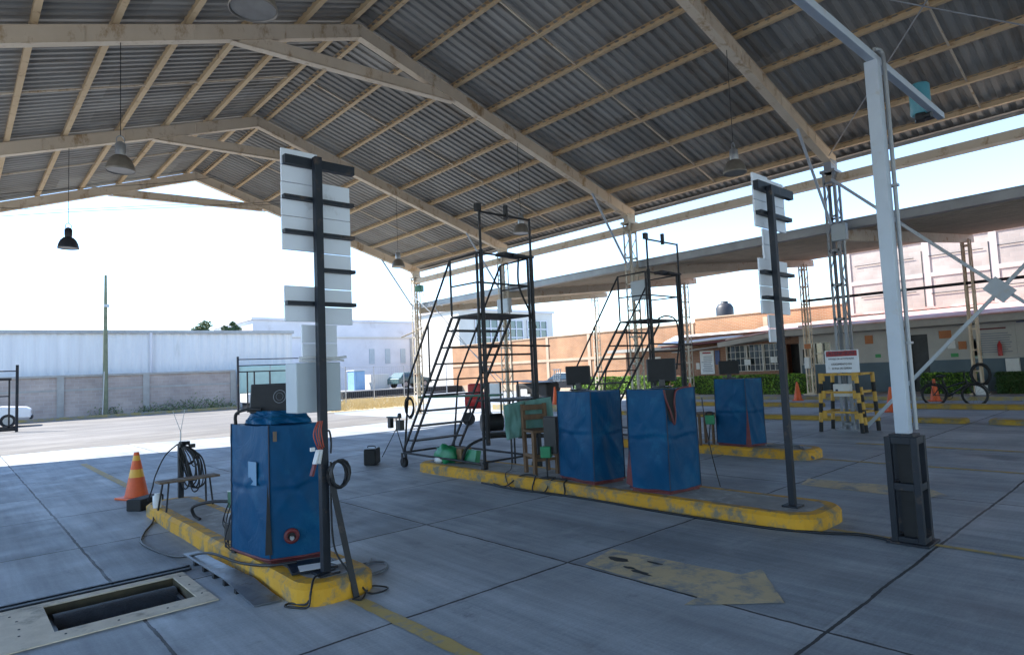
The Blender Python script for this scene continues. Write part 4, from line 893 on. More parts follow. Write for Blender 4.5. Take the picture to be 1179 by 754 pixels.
m = MB(); m.tube(spline([(6.2, 8.2, .2), (6.25, 8.1, .42), (6.5, 7.9, .55), (6.9, 7.6, .55), (7.3, 7.3, .52)]), .024, 8); m.tube([(6.9, 7.6, .55), (7.4, 7.25, .53)], .035, 8)
tag(m.build('exhaust_hose', 'rubber', loc=(6.6, 7.9, .2)), 'thick black exhaust hose arching through the nearer stairs', 'hose')
# green bags
t = thing('crate_bag', 'green plastic bag and sheet over a brown box on the middle island end', 'bag', (6.3, 8.35, .15))
def blob(c, d, seed, amp=.25, seg=16):
    m = MB(); vs = []; fs = []; rings = 10; c = Vector(c)
    for j in range(rings + 1):
        th = math.pi * j / rings
        for k in range(seg):
            ph = 2 * math.pi * k / seg; n_ = Vector((math.sin(th) * math.cos(ph), math.sin(th) * math.sin(ph), math.cos(th)))
            rr = 1 + amp * noise.noise(n_ * 2.2 + Vector((seed, 0, 0))) + amp * .5 * noise.noise(n_ * 5 + Vector((seed, 3, 0)))
            p_ = c + Vector((n_.x * d[0], n_.y * d[1], n_.z * d[2])) * rr; p_.z = max(p_.z, c.z - d[2]); vs.append(p_)
    for j in range(rings):
        for k in range(seg): fs.append((j * seg + k, j * seg + (k + 1) % seg, (j + 1) * seg + (k + 1) % seg, (j + 1) * seg + k))
    m.add(vs, fs, True); return m
MB().box((6.3, 8.42, .27), (.26, .34, .22), rz=.2, ).build('box', 'cardboard', t, .006)
blob((6.15, 8.55, .27), (.13, .24, .16), 2.0, .5).build('bag', 'green_plastic', t); MB().box((6.3, 8.08, .27), (.1, .34, .2), rot=Matrix.Rotation(R(12), 3, 'Y')).build('sheet', 'green_plastic', t, .01)
blob((6.05, 8.62, .2), (.07, .1, .05), 8.0, .4).build('bag', 'white_plastic', t)
# tripod instrument
t = thing('tripod', 'slender black tripod carrying a small two headed instrument', 'tripod', (6.76, 11.1, 0))
for k in range(3):
    a_ = k * 2.1 + .5; MB().rod((6.76 + .3 * math.cos(a_), 11.1 + .3 * math.sin(a_), 0), (6.76, 11.1, .55), .009, 6).build('leg', 'black_steel', t)
MB().rod((6.76, 11.1, .5), (6.76, 11.1, .75), .012).build('centre_column', 'black_steel', t)
m = MB(); m.box((6.72, 11.25, .66), (.08, .1, .2)); m.box((6.75, 11.17, .775), (.1, .42, .03)); m.box((6.8, 11.0, .62), (.1, .12, .2)); m.lathe([(.04, .78), (.045, .82), (.03, .86)], (6.79, 11.02, 0), 10); m.rod((6.79, 11.02, .7), (6.79, 11.02, .78), .012); m.build('instrument', 'plastic_black', t)
t = thing('equipment_case', 'black box shaped equipment case on the concrete left of the stairs', 'case', (5.88, 10.5, 0))
MB().box((5.86, 10.5, .15), (.22, .42, .28), rz=R(-42)).build('body', 'rubber', t, .02); MB().box((5.86, 10.5, .297), (.2, .4, .016), rz=R(-42)).build('lid', 'plastic_black', t, .006); MB().tube(spline([(5.83, 10.6, .3), (5.83, 10.58, .33), (5.89, 10.45, .33), (5.89, 10.43, .3)]), .01, 6).build('handle', 'plastic_black', t)
# wooden chair with cloth, and table stool
t = thing('wooden_chair', 'old brown wooden chair with slatted back beside the blue cabinets', 'chair', (6.3, 6.45, .15))
cr = Matrix.Rotation(R(-22), 3, 'Z'); cc = Vector((6.28, 6.45, 0))
def CP(x, y, z): return cc + cr @ Vector((x, y, 0)) + Vector((0, 0, z))
for sx, sy, hz in ((-.17, .17, 1.12), (-.17, -.17, .74), (.17, .17, 1.12), (.17, -.17, .74)):
    MB().beam(CP(sx, sy, .15), CP(sx, sy + (.05 if hz > 1 else 0), hz), .05, .05).build('leg', 'wood', t, .004)
MB().box(CP(0, 0, .75), (.4, .42, .035), rot=cr).build('seat', 'wood', t, .006)
for z in (1.07, .93): MB().beam(CP(-.17, .2, z), CP(.17, .2, z), .03, .075).build('back_slat', 'wood', t, .004)
m = MB()
for z in (.36,):
    m.beam(CP(-.17, -.17, z), CP(.17, -.17, z), .03, .04); m.beam(CP(-.17, .17, z), CP(.17, .17, z), .03, .04); m.beam(CP(-.17, -.17, z + .05), CP(-.17, .17, z + .05), .03, .04); m.beam(CP(.17, -.17, z + .05), CP(.17, .17, z + .05), .03, .04)
m.build('stretcher', 'wood', t)
def cloth(name, m_, p00, p10, p01, p11, amp, seed, parent=None, nx=14, nz=14):
    vs = []; fs = []; p00, p10, p01, p11 = map(Vector, (p00, p10, p01, p11)); nr = (p10 - p00).cross(p01 - p00).normalized()
    for j in range(nz + 1):
        for i in range(nx + 1):
            u, v = i / nx, j / nz; q = p00.lerp(p10, u).lerp(p01.lerp(p11, u), v)
            vs.append(q + nr * amp * (noise.noise(Vector((u * 4 + seed, v * 1.6, 0))) + .4 * noise.noise(Vector((u * 9 + seed, v * 5, 2)))))
    for j in range(nz):
        for i in range(nx): fs.append((j * (nx + 1) + i, j * (nx + 1) + i + 1, (j + 1) * (nx + 1) + i + 1, (j + 1) * (nx + 1) + i))
    m = MB(); m.add(vs, fs, True); o = m.build(name, m_, parent); so = o.modifiers.new('thick', 'SOLIDIFY'); so.thickness = .006; return o
t = thing('draped_cloth', 'pale green cloth draped over the wooden chair back', 'cloth', (6.25, 6.7, .65))
cloth('front_fold', 'green_cloth', CP(-.42, .26, .62), CP(-.1, .29, .66), CP(-.44, .26, 1.12), CP(-.1, .27, 1.17), .05, 3, t)
cloth('back_fold', 'green_cloth', CP(-.1, .3, .7), CP(.34, .28, .72), CP(-.1, .29, 1.16), CP(.32, .27, 1.2), .05, 9, t)
t = thing('device_stand', 'small green device on a thin rod beside the left paired cabinet', 'device', (6.02, 6.08, .15))
MB().box((6.02, 6.08, .5), (.12, .14, .15), rz=.5).build('case', 'green_plastic', t, .01); MB().rod((6.02, 6.08, .15), (6.02, 6.08, .44), .01).build('rod', 'black_steel', t); MB().box((6.1, 6.05, .72), (.12, .18, .5), rz=.4).build('panel', 'plastic_black', t, .01); MB().box((6.02, 6.08, .155), (.16, .16, .01)).build('foot', 'black_steel', t)
t = thing('wooden_stool', 'brown wooden stool on the far island before its blue cabinet', 'stool', (10.15, 6.25, .15))
MB().box((10.15, 6.22, .7), (.34, .34, .035), rz=-.5).build('seat', 'wood', t, .006)
for sx, sy in ((-.13, -.13), (.13, -.13), (-.13, .13), (.13, .13)):
    q = Matrix.Rotation(-.5, 3, 'Z') @ Vector((sx, sy, 0)); MB().bb((10.15 + q.x - .02, 6.22 + q.y - .02, .15), (10.15 + q.x + .02, 6.22 + q.y + .02, .685)).build('leg', 'wood', t, .004)
t = thing('device_stand', 'small green device on a thin bent rod at the far island cabinet', 'device', (10.05, 6.0, .15))
MB().box((10.05, 6.0, .6), (.12, .16, .16), rz=.5).build('case', 'green_plastic', t, .01); MB().rod((10.02, 6.04, .15), (10.05, 6.0, .54), .01).build('rod', 'black_steel', t); MB().tube(spline([(10.05, 6.06, .68), (10.05, 6.05, .73), (10.05, 5.95, .73), (10.05, 5.94, .68)]), .012, 6).build('handle', 'black_steel', t)

# ------------------------------------------------------------------ white gantry post
gx, gy = 6.16, 1.82
t = thing('gantry_post', 'white square camera gantry post on a dark framed steel foot', 'gantry post', (gx, gy, 0))
m = MB(); w = .1
for sx in (-1, 1):
    for sy in (-1, 1):
        m.bb((gx + sx * w - .025, gy + sy * w - .025, 0), (gx + sx * w + .025, gy + sy * w + .025, .9))
for z in (.03, .48, .87):
    for sy in (-1, 1): m.bb((gx - w + .025, gy + sy * w - .022, z - .03), (gx + w - .025, gy + sy * w + .022, z + .03))
    for sx in (-1, 1): m.bb((gx + sx * w - .022, gy - w + .025, z - .03), (gx + sx * w + .022, gy + w - .025, z + .03))
m.box((gx, gy, .01), (.32, .32, .02)); m.box((gx, gy, .905), (.19, .19, .03))
m.build('foot_frame', 'dark_steel', t, .004)
m = MB(); m.bb((gx - .055, gy - .055, .92), (gx + .055, gy + .055, 4.24)); m.build('post', 'white_steel', t, .008)
m = MB(); m.bb((gx - .05, gy - .05, .03), (gx + .05, gy + .05, .89)); m.build('inner_pipe', 'rubber', t)
m = MB(); m.tube(spline([(gx + .07, gy - .075, .95), (gx + .07, gy - .075, 2), (gx + .07, gy - .075, 3.2), (gx + .07, gy - .075, 4.15), (gx + .06, gy - .06, 4.33), (gx - .02, gy - .03, 4.34)]), .018, 8); m.box((gx + .068, gy - .07, 3.1), (.06, .07, .02)); m.box((gx + .068, gy - .07, 1.7), (.06, .07, .02)); m.build('conduit', 'grey_fascia', t)
m = MB(); m.bb((3.4, gy - .035, 4.24), (8.35, gy + .035, 4.31)); m.build('arm', 'white_steel', t, .006)
m = MB(); m.lathe([(.0, 4.71), (.085, 4.71), (.105, 4.69), (.105, 4.36), (.09, 4.34), (.0, 4.34)], (8.32, gy + .18, 0), 24, False); m.build('camera_housing', 'teal', t)
m = MB(); m.box((8.02, gy + .12, 4.22), (.13, .1, .08), rz=.3); m.tube([(7.99, gy + .08, 4.215), (7.97, gy - .0, 4.21)], .03, 12); m.build('camera', 'plastic_black', t, .01)
MB().box((8.36, gy + .12, 4.315), (.16, .16, .04)).build('housing_bracket', 'plastic_black', t, .01)

# ------------------------------------------------------------------ barrier round the first right column, with sign
t = thing('safety_barrier', 'yellow and black barrier frame standing round the nearest lattice column', 'barrier', (14.55, 5.35, 0))
def bars(pa, pb, n=9, r=.03):
    pa, pb = Vector(pa), Vector(pb)
    for k in range(n):
        a_, b_ = pa.lerp(pb, k / n), pa.lerp(pb, (k + 1) / n); m.m(k % 2).rod(a_, b_, r, 8)
for (x, y, z) in ((14.25, 5.74, 1.25), (14.25, 5.02, 1.25), (14.9, 4.92, 1.25), (14.95, 5.76, 1.25), (14.4, 5.0, .95)):
    m = MB(); bars((x - .04, y + (.06 if y > 5.3 else -.06), 0), (x, y, z), 6, .042); m.build('upright', ['rubber', 'barrier'], t)
for z in (.42, .85, 1.23):
    for c_, d_ in (((14.26, 5.38, z), (.04, .82, .045)), ((14.93, 5.35, z), (.04, .86, .045)), ((14.6, 4.96, z), (.62, .04, .045)), ((14.6, 5.78, z), (.62, .04, .045))): MB().box(c_, d_).build('rail', 'barrier', t, .004)
    for y in (5.72, 5.04): MB().box((14.235, y, z - .05), (.05, .12, .17)).build('joint_plate', 'barrier', t, .008)
t = thing('meter_box', 'small white box mounted on the nearest column inside the yellow barrier', 'electrical box', (14.42, 5.38, .75))
MB().bb((14.38, 5.2, .75), (14.5, 5.55, 1.02)).build('case', 'white_plastic', t, .01); MB().bb((14.374, 5.45, .86), (14.38, 5.5, .91)).build('button', 'navy', t)
t = thing('warning_sign', 'white notice sign with a dark red band above the yellow barrier', 'sign', (14.2, 5.26, 1.24))
MB().bb((14.2, 4.92, 1.27), (14.22, 5.6, 1.75)).build('panel', 'panel', t, .004)
MB().bb((14.192, 4.95, 1.62), (14.199, 5.57, 1.735)).build('red_band', 'sign_red', t)
text_part('lettering', 'ATENCION', .095, (14.19, 5.26, 1.68), FACE_MX, 'text_dark', t, 1.1)
text_part('lettering', 'MANEJO DE ACTIVIDADES', .052, (14.196, 5.27, 1.565), FACE_MX, 'text_dark', t, .85)
text_part('lettering', 'DOCUMENTO EN', .06, (14.196, 5.27, 1.45), FACE_MX, 'text_dark', t, .85)
text_part('lettering', 'ZONA DE ESPERA', .06, (14.196, 5.27, 1.36), FACE_MX, 'text_dark', t, .85)

# ------------------------------------------------------------------ bicycle
bx = 22.25; by = 5.68; fy = 4.66; wr = .335
t = thing('bicycle', 'dark old bicycle standing behind the yellow kerb strip', 'bicycle', (bx, 5.2, 0))
for y in (by, fy):
    o = MB().torus((bx, y, wr), wr - .03, .034, 'X', 36, 8).build('wheel', 'rubber', t)
    m = MB(); m.torus((bx, y, wr), wr - .045, .008, 'X', 30, 6)
    for k in range(14):
        a_ = 2 * math.pi * k / 14; m.rod((bx + (.02 if k % 2 else -.02), y, wr), (bx, y + (wr - .045) * math.cos(a_), wr + (wr - .045) * math.sin(a_)), .0022, 4)
    m.rod((bx - .05, y, wr), (bx + .05, y, wr), .02); m.build('rim', 'black_steel', o)
bbk = (bx, 5.3, .3); hd = (bx, 4.86, .83); hl = (bx, 4.8, .66); st = (bx, 5.42, .78)
m = MB(); m.rod(bbk, hl, .03); m.rod((bx, 5.36, .55), (bx, 4.83, .74), .026); m.rod(bbk, st, .024); m.rod(hl, hd, .026)
for s_ in (-.045, .045): m.rod((bx + s_, by, wr), (bx + s_ * .6, 5.3, .3), .01); m.rod((bx + s_, by, wr), (bx + s_ * .4, 5.4, .72), .009)
m.build('frame', 'black_steel', t)
m = MB()
for s_ in (-.05, .05): m.rod((bx + s_, fy, wr), (bx + s_ * .6, 4.79, .66), .012)
m.build('fork', 'black_steel', t)
m = MB(); m.rod(hd, (bx, 4.88, .98), .012); m.tube(spline([(bx - .28, 5.02, 1.0), (bx - .22, 4.9, 1.03), (bx, 4.86, .99), (bx + .22, 4.9, 1.03), (bx + .28, 5.02, 1.0)]), .012, 6); m.build('handlebar', 'black_steel', t)
m = MB(); m.rod(st, (bx, 5.44, .86), .013); m.build('seat_post', 'black_steel', t)
blob((bx, 5.46, .9), (.09, .13, .045), 3, .15).build('saddle', 'rubber', t)
m = MB(); m.torus((bx + .03, 5.3, .3), .09, .008, 'X', 20, 6); m.rod((bx + .03, 5.3, .3), (bx + .05, 5.42, .2), .01); m.rod((bx - .03, 5.3, .3), (bx - .05, 5.18, .4), .01); m.box((bx + .09, 5.42, .2), (.09, .07, .02)); m.box((bx - .09, 5.18, .4), (.09, .07, .02)); m.build('crank', 'dark_steel', t)
m = MB(); m.tube([(bx, by + .36 * math.cos(R(a_)), wr + .36 * math.sin(R(a_))) for a_ in range(20, 190, 12)], .018, 6); m.tube([(bx, fy + .36 * math.cos(R(a_)), wr + .36 * math.sin(R(a_))) for a_ in range(30, 175, 12)], .018, 6); m.build('mudguard', 'black_steel', t)
m = MB(); m.bb((bx - .06, by - .2, .74), (bx + .06, by + .22, .755)); m.rod((bx - .05, by + .1, .74), (bx - .05, by, wr), .006); m.rod((bx + .05, by + .1, .74), (bx + .05, by, wr), .006); m.build('carrier', 'black_steel', t)

# ------------------------------------------------------------------ offices at right
WX = 28.6
of = thing('office_building', 'long low office with slate blue dado, pale upper wall and faded red roof', 'building', (31, 8, 0))
wl = MB()
def wall_seg(y0, y1, z0, z1, mi): wl.m(mi).bb((WX, y0, z0), (WX + .2, y1, z1))
segs = []
wl.m(0); y_door = (7.35, 7.95)
wall_seg(-6, 7.35, .0, 1.32, 0); wall_seg(-6, 7.35, 1.32, 3.1, 1); wall_seg(7.95, 12.35, 0, 1.32, 0); wall_seg(7.95, 11.0, 1.32, 3.1, 1); wall_seg(7.35, 7.95, 2.36, 3.1, 1)
wall_seg(11.0, 12.35, 2.3, 3.1, 1); wall_seg(12.05, 12.35, 1.32, 2.3, 1)
wl.build('wall', ['slate_wall', 'pale_wall'], of)
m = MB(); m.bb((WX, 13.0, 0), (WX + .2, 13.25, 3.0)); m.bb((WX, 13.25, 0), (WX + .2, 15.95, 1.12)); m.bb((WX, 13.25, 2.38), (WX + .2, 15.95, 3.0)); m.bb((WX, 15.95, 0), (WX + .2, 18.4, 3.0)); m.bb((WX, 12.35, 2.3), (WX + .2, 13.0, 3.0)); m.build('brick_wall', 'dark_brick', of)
MB().bb((WX + .8, 12.3, 0), (WX + .85, 13.1, 2.4)).build('door', 'dark_door', of); MB().bb((WX + .12, 7.35, .0), (WX + .17, 7.95, 2.36)).build('door', 'dark_door', of)
m = MB(); m.bb((WX - .02, 12.3, 0), (WX + .06, 12.36, 2.3)); m.bb((WX - .02, 12.99, 0), (WX + .06, 13.05, 2.3)); m.build('door_frame', 'pale_wall', of)
o = MB().bb((WX + .14, 13.25, 1.12), (WX + .16, 15.95, 2.38)).build('window', 'glass', of)
MB().bb((WX + .19, 13.3, 1.14), (WX + .2, 15.9, 2.36)).build('curtain', 'curtain', o)
m = MB()
for k in range(12): y = 13.27 + k * .243; m.bb((WX - .03, y - .012, 1.12), (WX - .01, y + .012, 2.38))
for z in (1.13, 1.42, 1.75, 2.06, 2.37): m.bb((WX - .034, 13.25, z - .012), (WX - .012, 15.95, z + .012))
for y in (13.26, 14.1, 14.9, 15.94): m.bb((WX + .0, y - .03, 1.12), (WX + .1, y + .03, 2.38))
m.build('window_grille', 'cream_render', o)
for y, z in ((14.85, 1.55), (13.55, 1.62)): MB().bb((WX - .045, y - .16, z - .14), (WX - .035, y + .16, z + .14)).build('notice', 'paper', o)
# serving window between door and barrier
o = MB().bb((WX + .1, 11.0, 1.32), (WX + .12, 12.05, 2.3)).build('window', 'teal_glass', of)
m = MB()
for y in (11.02, 11.35, 11.7, 12.03): m.bb((WX + .0, y - .025, 1.32), (WX + .08, y + .025, 2.3))
for z in (1.34, 1.8, 2.28): m.bb((WX + .01, 11.0, z - .02), (WX + .07, 12.05, z + .02))
m.build('window_frame', 'cream_render', o)
MB().bb((WX - .04, 11.75, 1.38), (WX - .01, 12.2, 2.02)).build('menu_board', 'rubber', of)
# canopy slab edge and roof
m = MB(); m.bb((27.3, -6, 2.62), (28.9, 12.6, 2.86)); m.build('eave_slab', 'concrete_trim', of)
m = MB(); m.beam((27.25, 15.6, 2.42), (27.25, 12.6, 2.75), .1, .22); m.beam((28.0, 18.4, 2.2), (28.0, 12.7, 2.6), .9, .03); m.build('awning', 'concrete_trim', of)
m = MB(); m.add([(27.2, -6, 2.87), (27.2, 12.6, 2.87), (27.25, 15.2, 2.62), (33.8, 16.5, 3.45), (33.8, -6, 3.75)], [(0, 1, 2, 3, 4)]); o = m.build('roof', 'red_roof', of); so = o.modifiers.new('thick', 'SOLIDIFY'); so.thickness = .05
m = MB(); m.add([(27.5, 14.9, 2.72), (27.5, 19.2, 2.55), (33.5, 22, 3.3), (33.5, 15.5, 3.3)], [(0, 1, 2, 3)]); o = m.build('roof', 'white_roof', of); so = o.modifiers.new('thick', 'SOLIDIFY'); so.thickness = .05
m = MB(); m.beam((27.6, 14.7, 2.66), (27.6, 19.0, 2.5), .12, .08); m.beam((28.4, 14.6, 2.66), (28.4, 19.0, 2.5), .12, .08); m.beam((27.9, 14.2, 2.75), (29.0, 15.5, 2.8), .1, .1); m.build('roof_trusses', 'red_base', of)
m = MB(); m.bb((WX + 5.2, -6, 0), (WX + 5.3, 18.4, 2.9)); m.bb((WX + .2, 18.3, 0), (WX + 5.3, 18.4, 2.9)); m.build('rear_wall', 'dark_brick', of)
# notices on the wall
def notice(name, label, y0, y1, z0, z1, body, lines=0, head=None, cat='notice', parent=None, hh=.07):
    t = thing(name, label, cat, (WX - .02, (y0 + y1) / 2, z0), 'notices on the office wall')
    MB().bb((WX - .03, y0, z0), (WX - .008, y1, z1)).build('panel', body, t)
    if head: MB().bb((WX - .036, y0 + (y1 - y0) * .2, z1 - .08 - hh), (WX - .031, y1 - (y1 - y0) * .2, z1 - .08)).build('header', head, t)
    if lines:
        m = MB(); zz = z1 - .28; k = 0; dz = (z1 - z0 - .34) / lines
        while k < lines:
            m.bb((WX - .036, y0 + .06 + random.uniform(0, .15) * (y1 - y0), zz - dz * .35), (WX - .031, y1 - .06 - random.uniform(0, .2) * (y1 - y0), zz)); zz -= dz; k += 1
        m.build('text_lines', 'pale_text', t)
M['pale_text'] = mat('printed_text', (0.2, 0.22, 0.27), (0.16, 0.18, 0.22), rough=.7, bump=0)
notice('notice_board', 'tall white requirements board on the brown brick wall', 16.62, 17.4, 1.04, 2.22, 'paper', 9, 'sign_red', 'notice board')
notice('wall_poster', 'small blue poster right of the tall white board', 16.3, 16.55, 1.5, 2.2, 'navy')
notice('wall_notice', 'small cream paper left of the tall white board', 17.45, 17.65, 1.3, 1.62, 'cream_render')
notice('notice_board', 'wide pale board with rows of text and red heading at far right', 4.6, 5.95, 1.42, 2.52, 'pale_wall', 9, 'red_base', 'notice board', None, .06)
notice('wall_poster', 'brown framed poster high left of the bicycle column', 6.55, 6.95, 2.15, 2.45, 'sign_orange')
notice('wall_poster', 'orange poster under the brown one near the bicycle', 6.1, 6.35, 1.7, 2.0, 'sign_orange')
notice('wall_notice', 'white leaflet beside the orange poster', 6.45, 6.7, 1.75, 2.05, 'paper')
notice('wall_notice', 'green exit plate under the white leaflet', 6.38, 6.62, 1.42, 1.56, 'sign_green')
notice('wall_notice', 'first green plate right of the barrier sign', 9.05, 9.25, 1.52, 1.66, 'sign_green')
notice('wall_notice', 'second green plate near the gantry post', 8.4, 8.6, 1.54, 1.68, 'sign_green')
notice('wall_poster', 'brown picture frame above the warning sign', 9.3, 9.6, 2.1, 2.45, 'sign_orange')
notice('wall_notice', 'green information board behind the lattice column with the tyre', 5.55, 5.95 - .35, 1.4, 2.0, 'mesh_green') if False else notice('wall_notice', 'pale green information board behind the far right column', 5.62, 6.0, 1.35, 2.05, 'mesh_green', 0)
notice('blue_sign', 'navy blue hanging sign cut by the right edge', 3.3, 4.55, 2.58, 2.9, 'navy', 0, None, 'sign')
m = MB(); m.lathe([(.07, 1.4), (.07, 1.82), (.03, 1.88), (.03, 1.94)], (WX - .12, 5.05 + .03, 0), 14); tag(m.build('fire_extinguisher', 'red_paint', loc=(WX - .12, 5.08, 1.4)), 'red fire extinguisher on the pale office wall', 'fire extinguisher')
m = MB(); m.bb((WX - .2, 4.2 + .35, .75), (WX - .01, 4.95, 1.3)); tag(m.build('white_dispenser', 'white_plastic', loc=(WX - .1, 4.7, .75), bevel=.02), 'white dispenser box low on the slate wall at right', 'dispenser')
coil('hanging_hoop', 'black hose hoop hanging on the far right lattice column', (26.1, 5.25, .8), .35, 3, 'rubber', 'X', .03, .03, 'hose')
m = MB(); m.bb((26.0, 5.1, .12), (26.2, 5.42, .45)); tag(m.build('white_bin', 'white_plastic', loc=(26.1, 5.26, .12), bevel=.015), 'small white bin below the hose hoop', 'bin')
m = MB(); m.bb((26.17, 10.85, 2.0), (26.2, 11.1, 2.2)); tag(m.build('red_placard', 'sign_orange', loc=(26.18, 10.97, 2.0)), 'small orange placard on the lattice column beyond the hedge', 'sign')
m = MB(); m.bb((26.0, 10.88, 1.2), (26.18, 11.08, 1.65)); tag(m.build('paper_dispenser', 'white_plastic', loc=(26.1, 10.97, 1.2), bevel=.02), 'white dispenser on the lattice column beyond the hedge', 'dispenser')

# ------------------------------------------------------------------ hedges
def leaves(m, n, fn, size, nmat=1):
    for _ in range(n):
        p_ = Vector(fn()); s_ = size * random.uniform(.6, 1.3)
        d = Vector((random.gauss(0, 1), random.gauss(0, 1), random.gauss(0, 1))).normalized(); e = d.orthogonal().normalized(); f = d.cross(e)
        m.m(random.randrange(nmat)); m.add([p_ - e * s_, p_ - f * s_ * .45, p_ + e * s_, p_ + f * s_ * .45], [(0, 1, 2, 3)])
def hedge(label, x0, x1, y0, y1, h, n, mats, seed):
    random.seed(seed); t = thing('hedge', label, 'hedge', ((x0 + x1) / 2, (y0 + y1) / 2, .12), 'clipped hedges before the offices')
    def fn():
        y = random.uniform(y0, y1); tp = .12 + h * (1 + .07 * noise.noise(Vector((y * 1.7, seed, 0)))) 
        if random.random() < .45: return (random.uniform(x0, x1), y, tp - abs(random.gauss(0, .05)))
        if random.random() < .75: return (x0 + abs(random.gauss(0, .06)), y, random.uniform(.14, tp))
        return (random.uniform(x0, x1), random.choice((y0, y1)) + random.gauss(0, .03), random.uniform(.14, tp))
    m = MB(); leaves(m, int(n * 1.6), fn, .05, len(mats)); m.build('foliage', mats, t)
    m = MB(); m.bb((x0 + .12, y0 + .08, .12), (x1 - .1, y1 - .08, .12 + h - .12))
    m.build('twigs', 'twig', t)
hedge('long bright green hedge under the barred office window', 26.6, 27.3, 11.3, 17.9, .85, 5200, ['hedge', 'hedge', 'hedge_dark'], 5)
hedge('sunlit yellow green hedge behind the far stairs', 26.7, 27.4, 18.4, 24.5, .95, 4200, ['hedge', 'hedge', 'hedge_dark'], 6)
hedge('dark hedge with a bright left end behind the bicycle', 26.7, 27.3, 5.6, 7.2, .75, 1700, ['hedge_dark', 'hedge_dark', 'hedge'], 8)
hedge('dark square clipped hedge at far right', 26.7, 27.3, 3.5, 4.95, .72, 1500, ['hedge_dark'], 9)

# ------------------------------------------------------------------ walls behind the offices
bw = thing('block_building', 'tall pale pink block wall with concrete frame behind the offices', 'building', (36, 4, 0))
m = MB(); m.bb((34.0, -14, 0), (34.3, 12.1, 7.0)); m.bb((34.3, 11.8, 0), (46, 12.1, 7.0)); m.build('wall', 'pink_block', bw)
m = MB()
for y in (-9, -5.2, -1.4, 2.3, 5.95, 8.5, 11.95): m.bb((33.95, y - .14, 0), (34.0, y + .14, 7.0))
for z in (3.6, 5.25, 6.9): m.bb((33.955, -14, z - .1), (33.998, 12.1, z + .1))
m.build('concrete_frame', 'pink_trim', bw)
m = MB()
for y in (2.44, 6.09, 8.65): m.bb((33.93, y, 3.0), (33.949, y + .035, 6.4))
for (y0_, y1_, z) in ((6.3, 8.4, 6.1), (2.6, 5.8, 6.15), (9.0, 11.6, 6.1), (6.4, 8.4, 4.35), (2.6, 5.8, 4.4), (9.0, 11.4, 4.5)): m.bb((33.93, y0_, z), (33.949, y1_, z + .03))
m.build('reinforcing_bars', 'dark_steel', bw)
m = MB(); m.bb((33.85, -6, 3.66), (34.0, 12.1, 3.76)); m.build('red_flashing', 'red_roof', bw)
ob = thing('brick_wall', 'long sunlit orange brick boundary wall with concrete bands', 'wall', (34, 26, 0))
m = MB(); m.bb((34.1, 12.15, 0), (34.35, 21, 4.3)); m.bb((34.1, 21, 0), (34.35, 46, 4.05)); m.build('brickwork', 'orange_brick', ob)
m = MB()
for y in (16.5, 21.2, 25.5, 29.6, 33.8, 38): m.bb((34.05, y - .13, 0), (34.1, y + .13, 4.05))
m.bb((34.04, 21, 2.2), (34.098, 46, 2.4)); m.bb((34.04, 12.15, 4.3), (34.4, 21, 4.36)); m.bb((34.04, 21, 4.05), (34.4, 46, 4.12)); m.bb((34.03, 12.2, 0.0), (34.1, 46, .55))
m.build('concrete_band', 'brick_band', ob)
sh = thing('brick_shed', 'small orange brick guard shed with pale flat roof behind the far stairs', 'building', (30.5, 19.6, 0))
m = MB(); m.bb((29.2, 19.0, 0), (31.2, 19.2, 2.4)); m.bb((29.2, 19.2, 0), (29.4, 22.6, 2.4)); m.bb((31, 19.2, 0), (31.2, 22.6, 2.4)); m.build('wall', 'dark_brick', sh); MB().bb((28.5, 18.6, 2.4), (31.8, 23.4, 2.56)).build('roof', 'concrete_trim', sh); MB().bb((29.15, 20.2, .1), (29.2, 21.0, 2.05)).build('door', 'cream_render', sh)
m = MB(); m.lathe([(.58, 4.55), (.6, 4.7), (.6, 5.35), (.45, 5.6), (.25, 5.68), (.25, 5.8)], (40, 22.2, 0), 20)
t = thing('water_tank', 'black rooftop water tank on a pale stand above the brick wall', 'water tank', (40, 22.2, 0)); m.build('tank', 'tank', t); MB().bb((39.4, 21.6, 0), (40.6, 22.8, 4.55)).build('stand', 'cream_render', t)

# ------------------------------------------------------------------ far buildings
fb = thing('two_storey_building', 'cream two storey block with teal gridded windows above the brick wall', 'building', (42, 52, 0))
m = MB(); m.bb((38, 50, 0), (51.5, 58, 8.0)); m.build('wall', 'cream_render', fb)
m = MB(); m.bb((37.8, 49.8, 8.0), (51.7, 58.2, 8.25)); m.build('parapet', 'white_render', fb)
for x in (45.2, 48.9, 41.6):
    o = MB().bb((x - 1.5, 49.96, 4.3), (x + 1.5, 49.985, 7.1)).build('window', 'teal_glass', fb)
    m = MB()
    for k in range(4): m.bb((x - 1.5 + k * 1.0 - .06, 49.88, 4.3), (x - 1.5 + k * 1.0 + .06, 49.955, 7.1))
    for k in range(4): m.bb((x - 1.56, 49.89, 4.3 + k * .933 - .06), (x + 1.56, 49.95, 4.3 + k * .933 + .06))
    m.build('frame', 'white_render', o)
wbd = thing('white_building', 'long plain white building with three narrow slit windows', 'building', (38, 64, 0))
m = MB(); m.bb((22, 62, 0), (58, 74, 7.7)); m.build('wall', 'white_render', wbd); MB().bb((21.9, 61.8, 5.95), (58, 62, 6.1)).build('ledge', 'cream_render', wbd)
m = MB(); m.bb((21.8, 61.8, 7.7), (58.2, 74.2, 7.95)); m.build('parapet', 'white_render', wbd)
for x in (34.9, 36.9, 38.9): MB().bb((x - .32, 61.95, 3.1), (x + .32, 61.99, 4.75)).build('window', 'box_grey', wbd)
MB().bb((39.9, 61.9, 0), (40.3, 61.99, 5.95)).build('downpipe', 'grey_fascia', wbd)
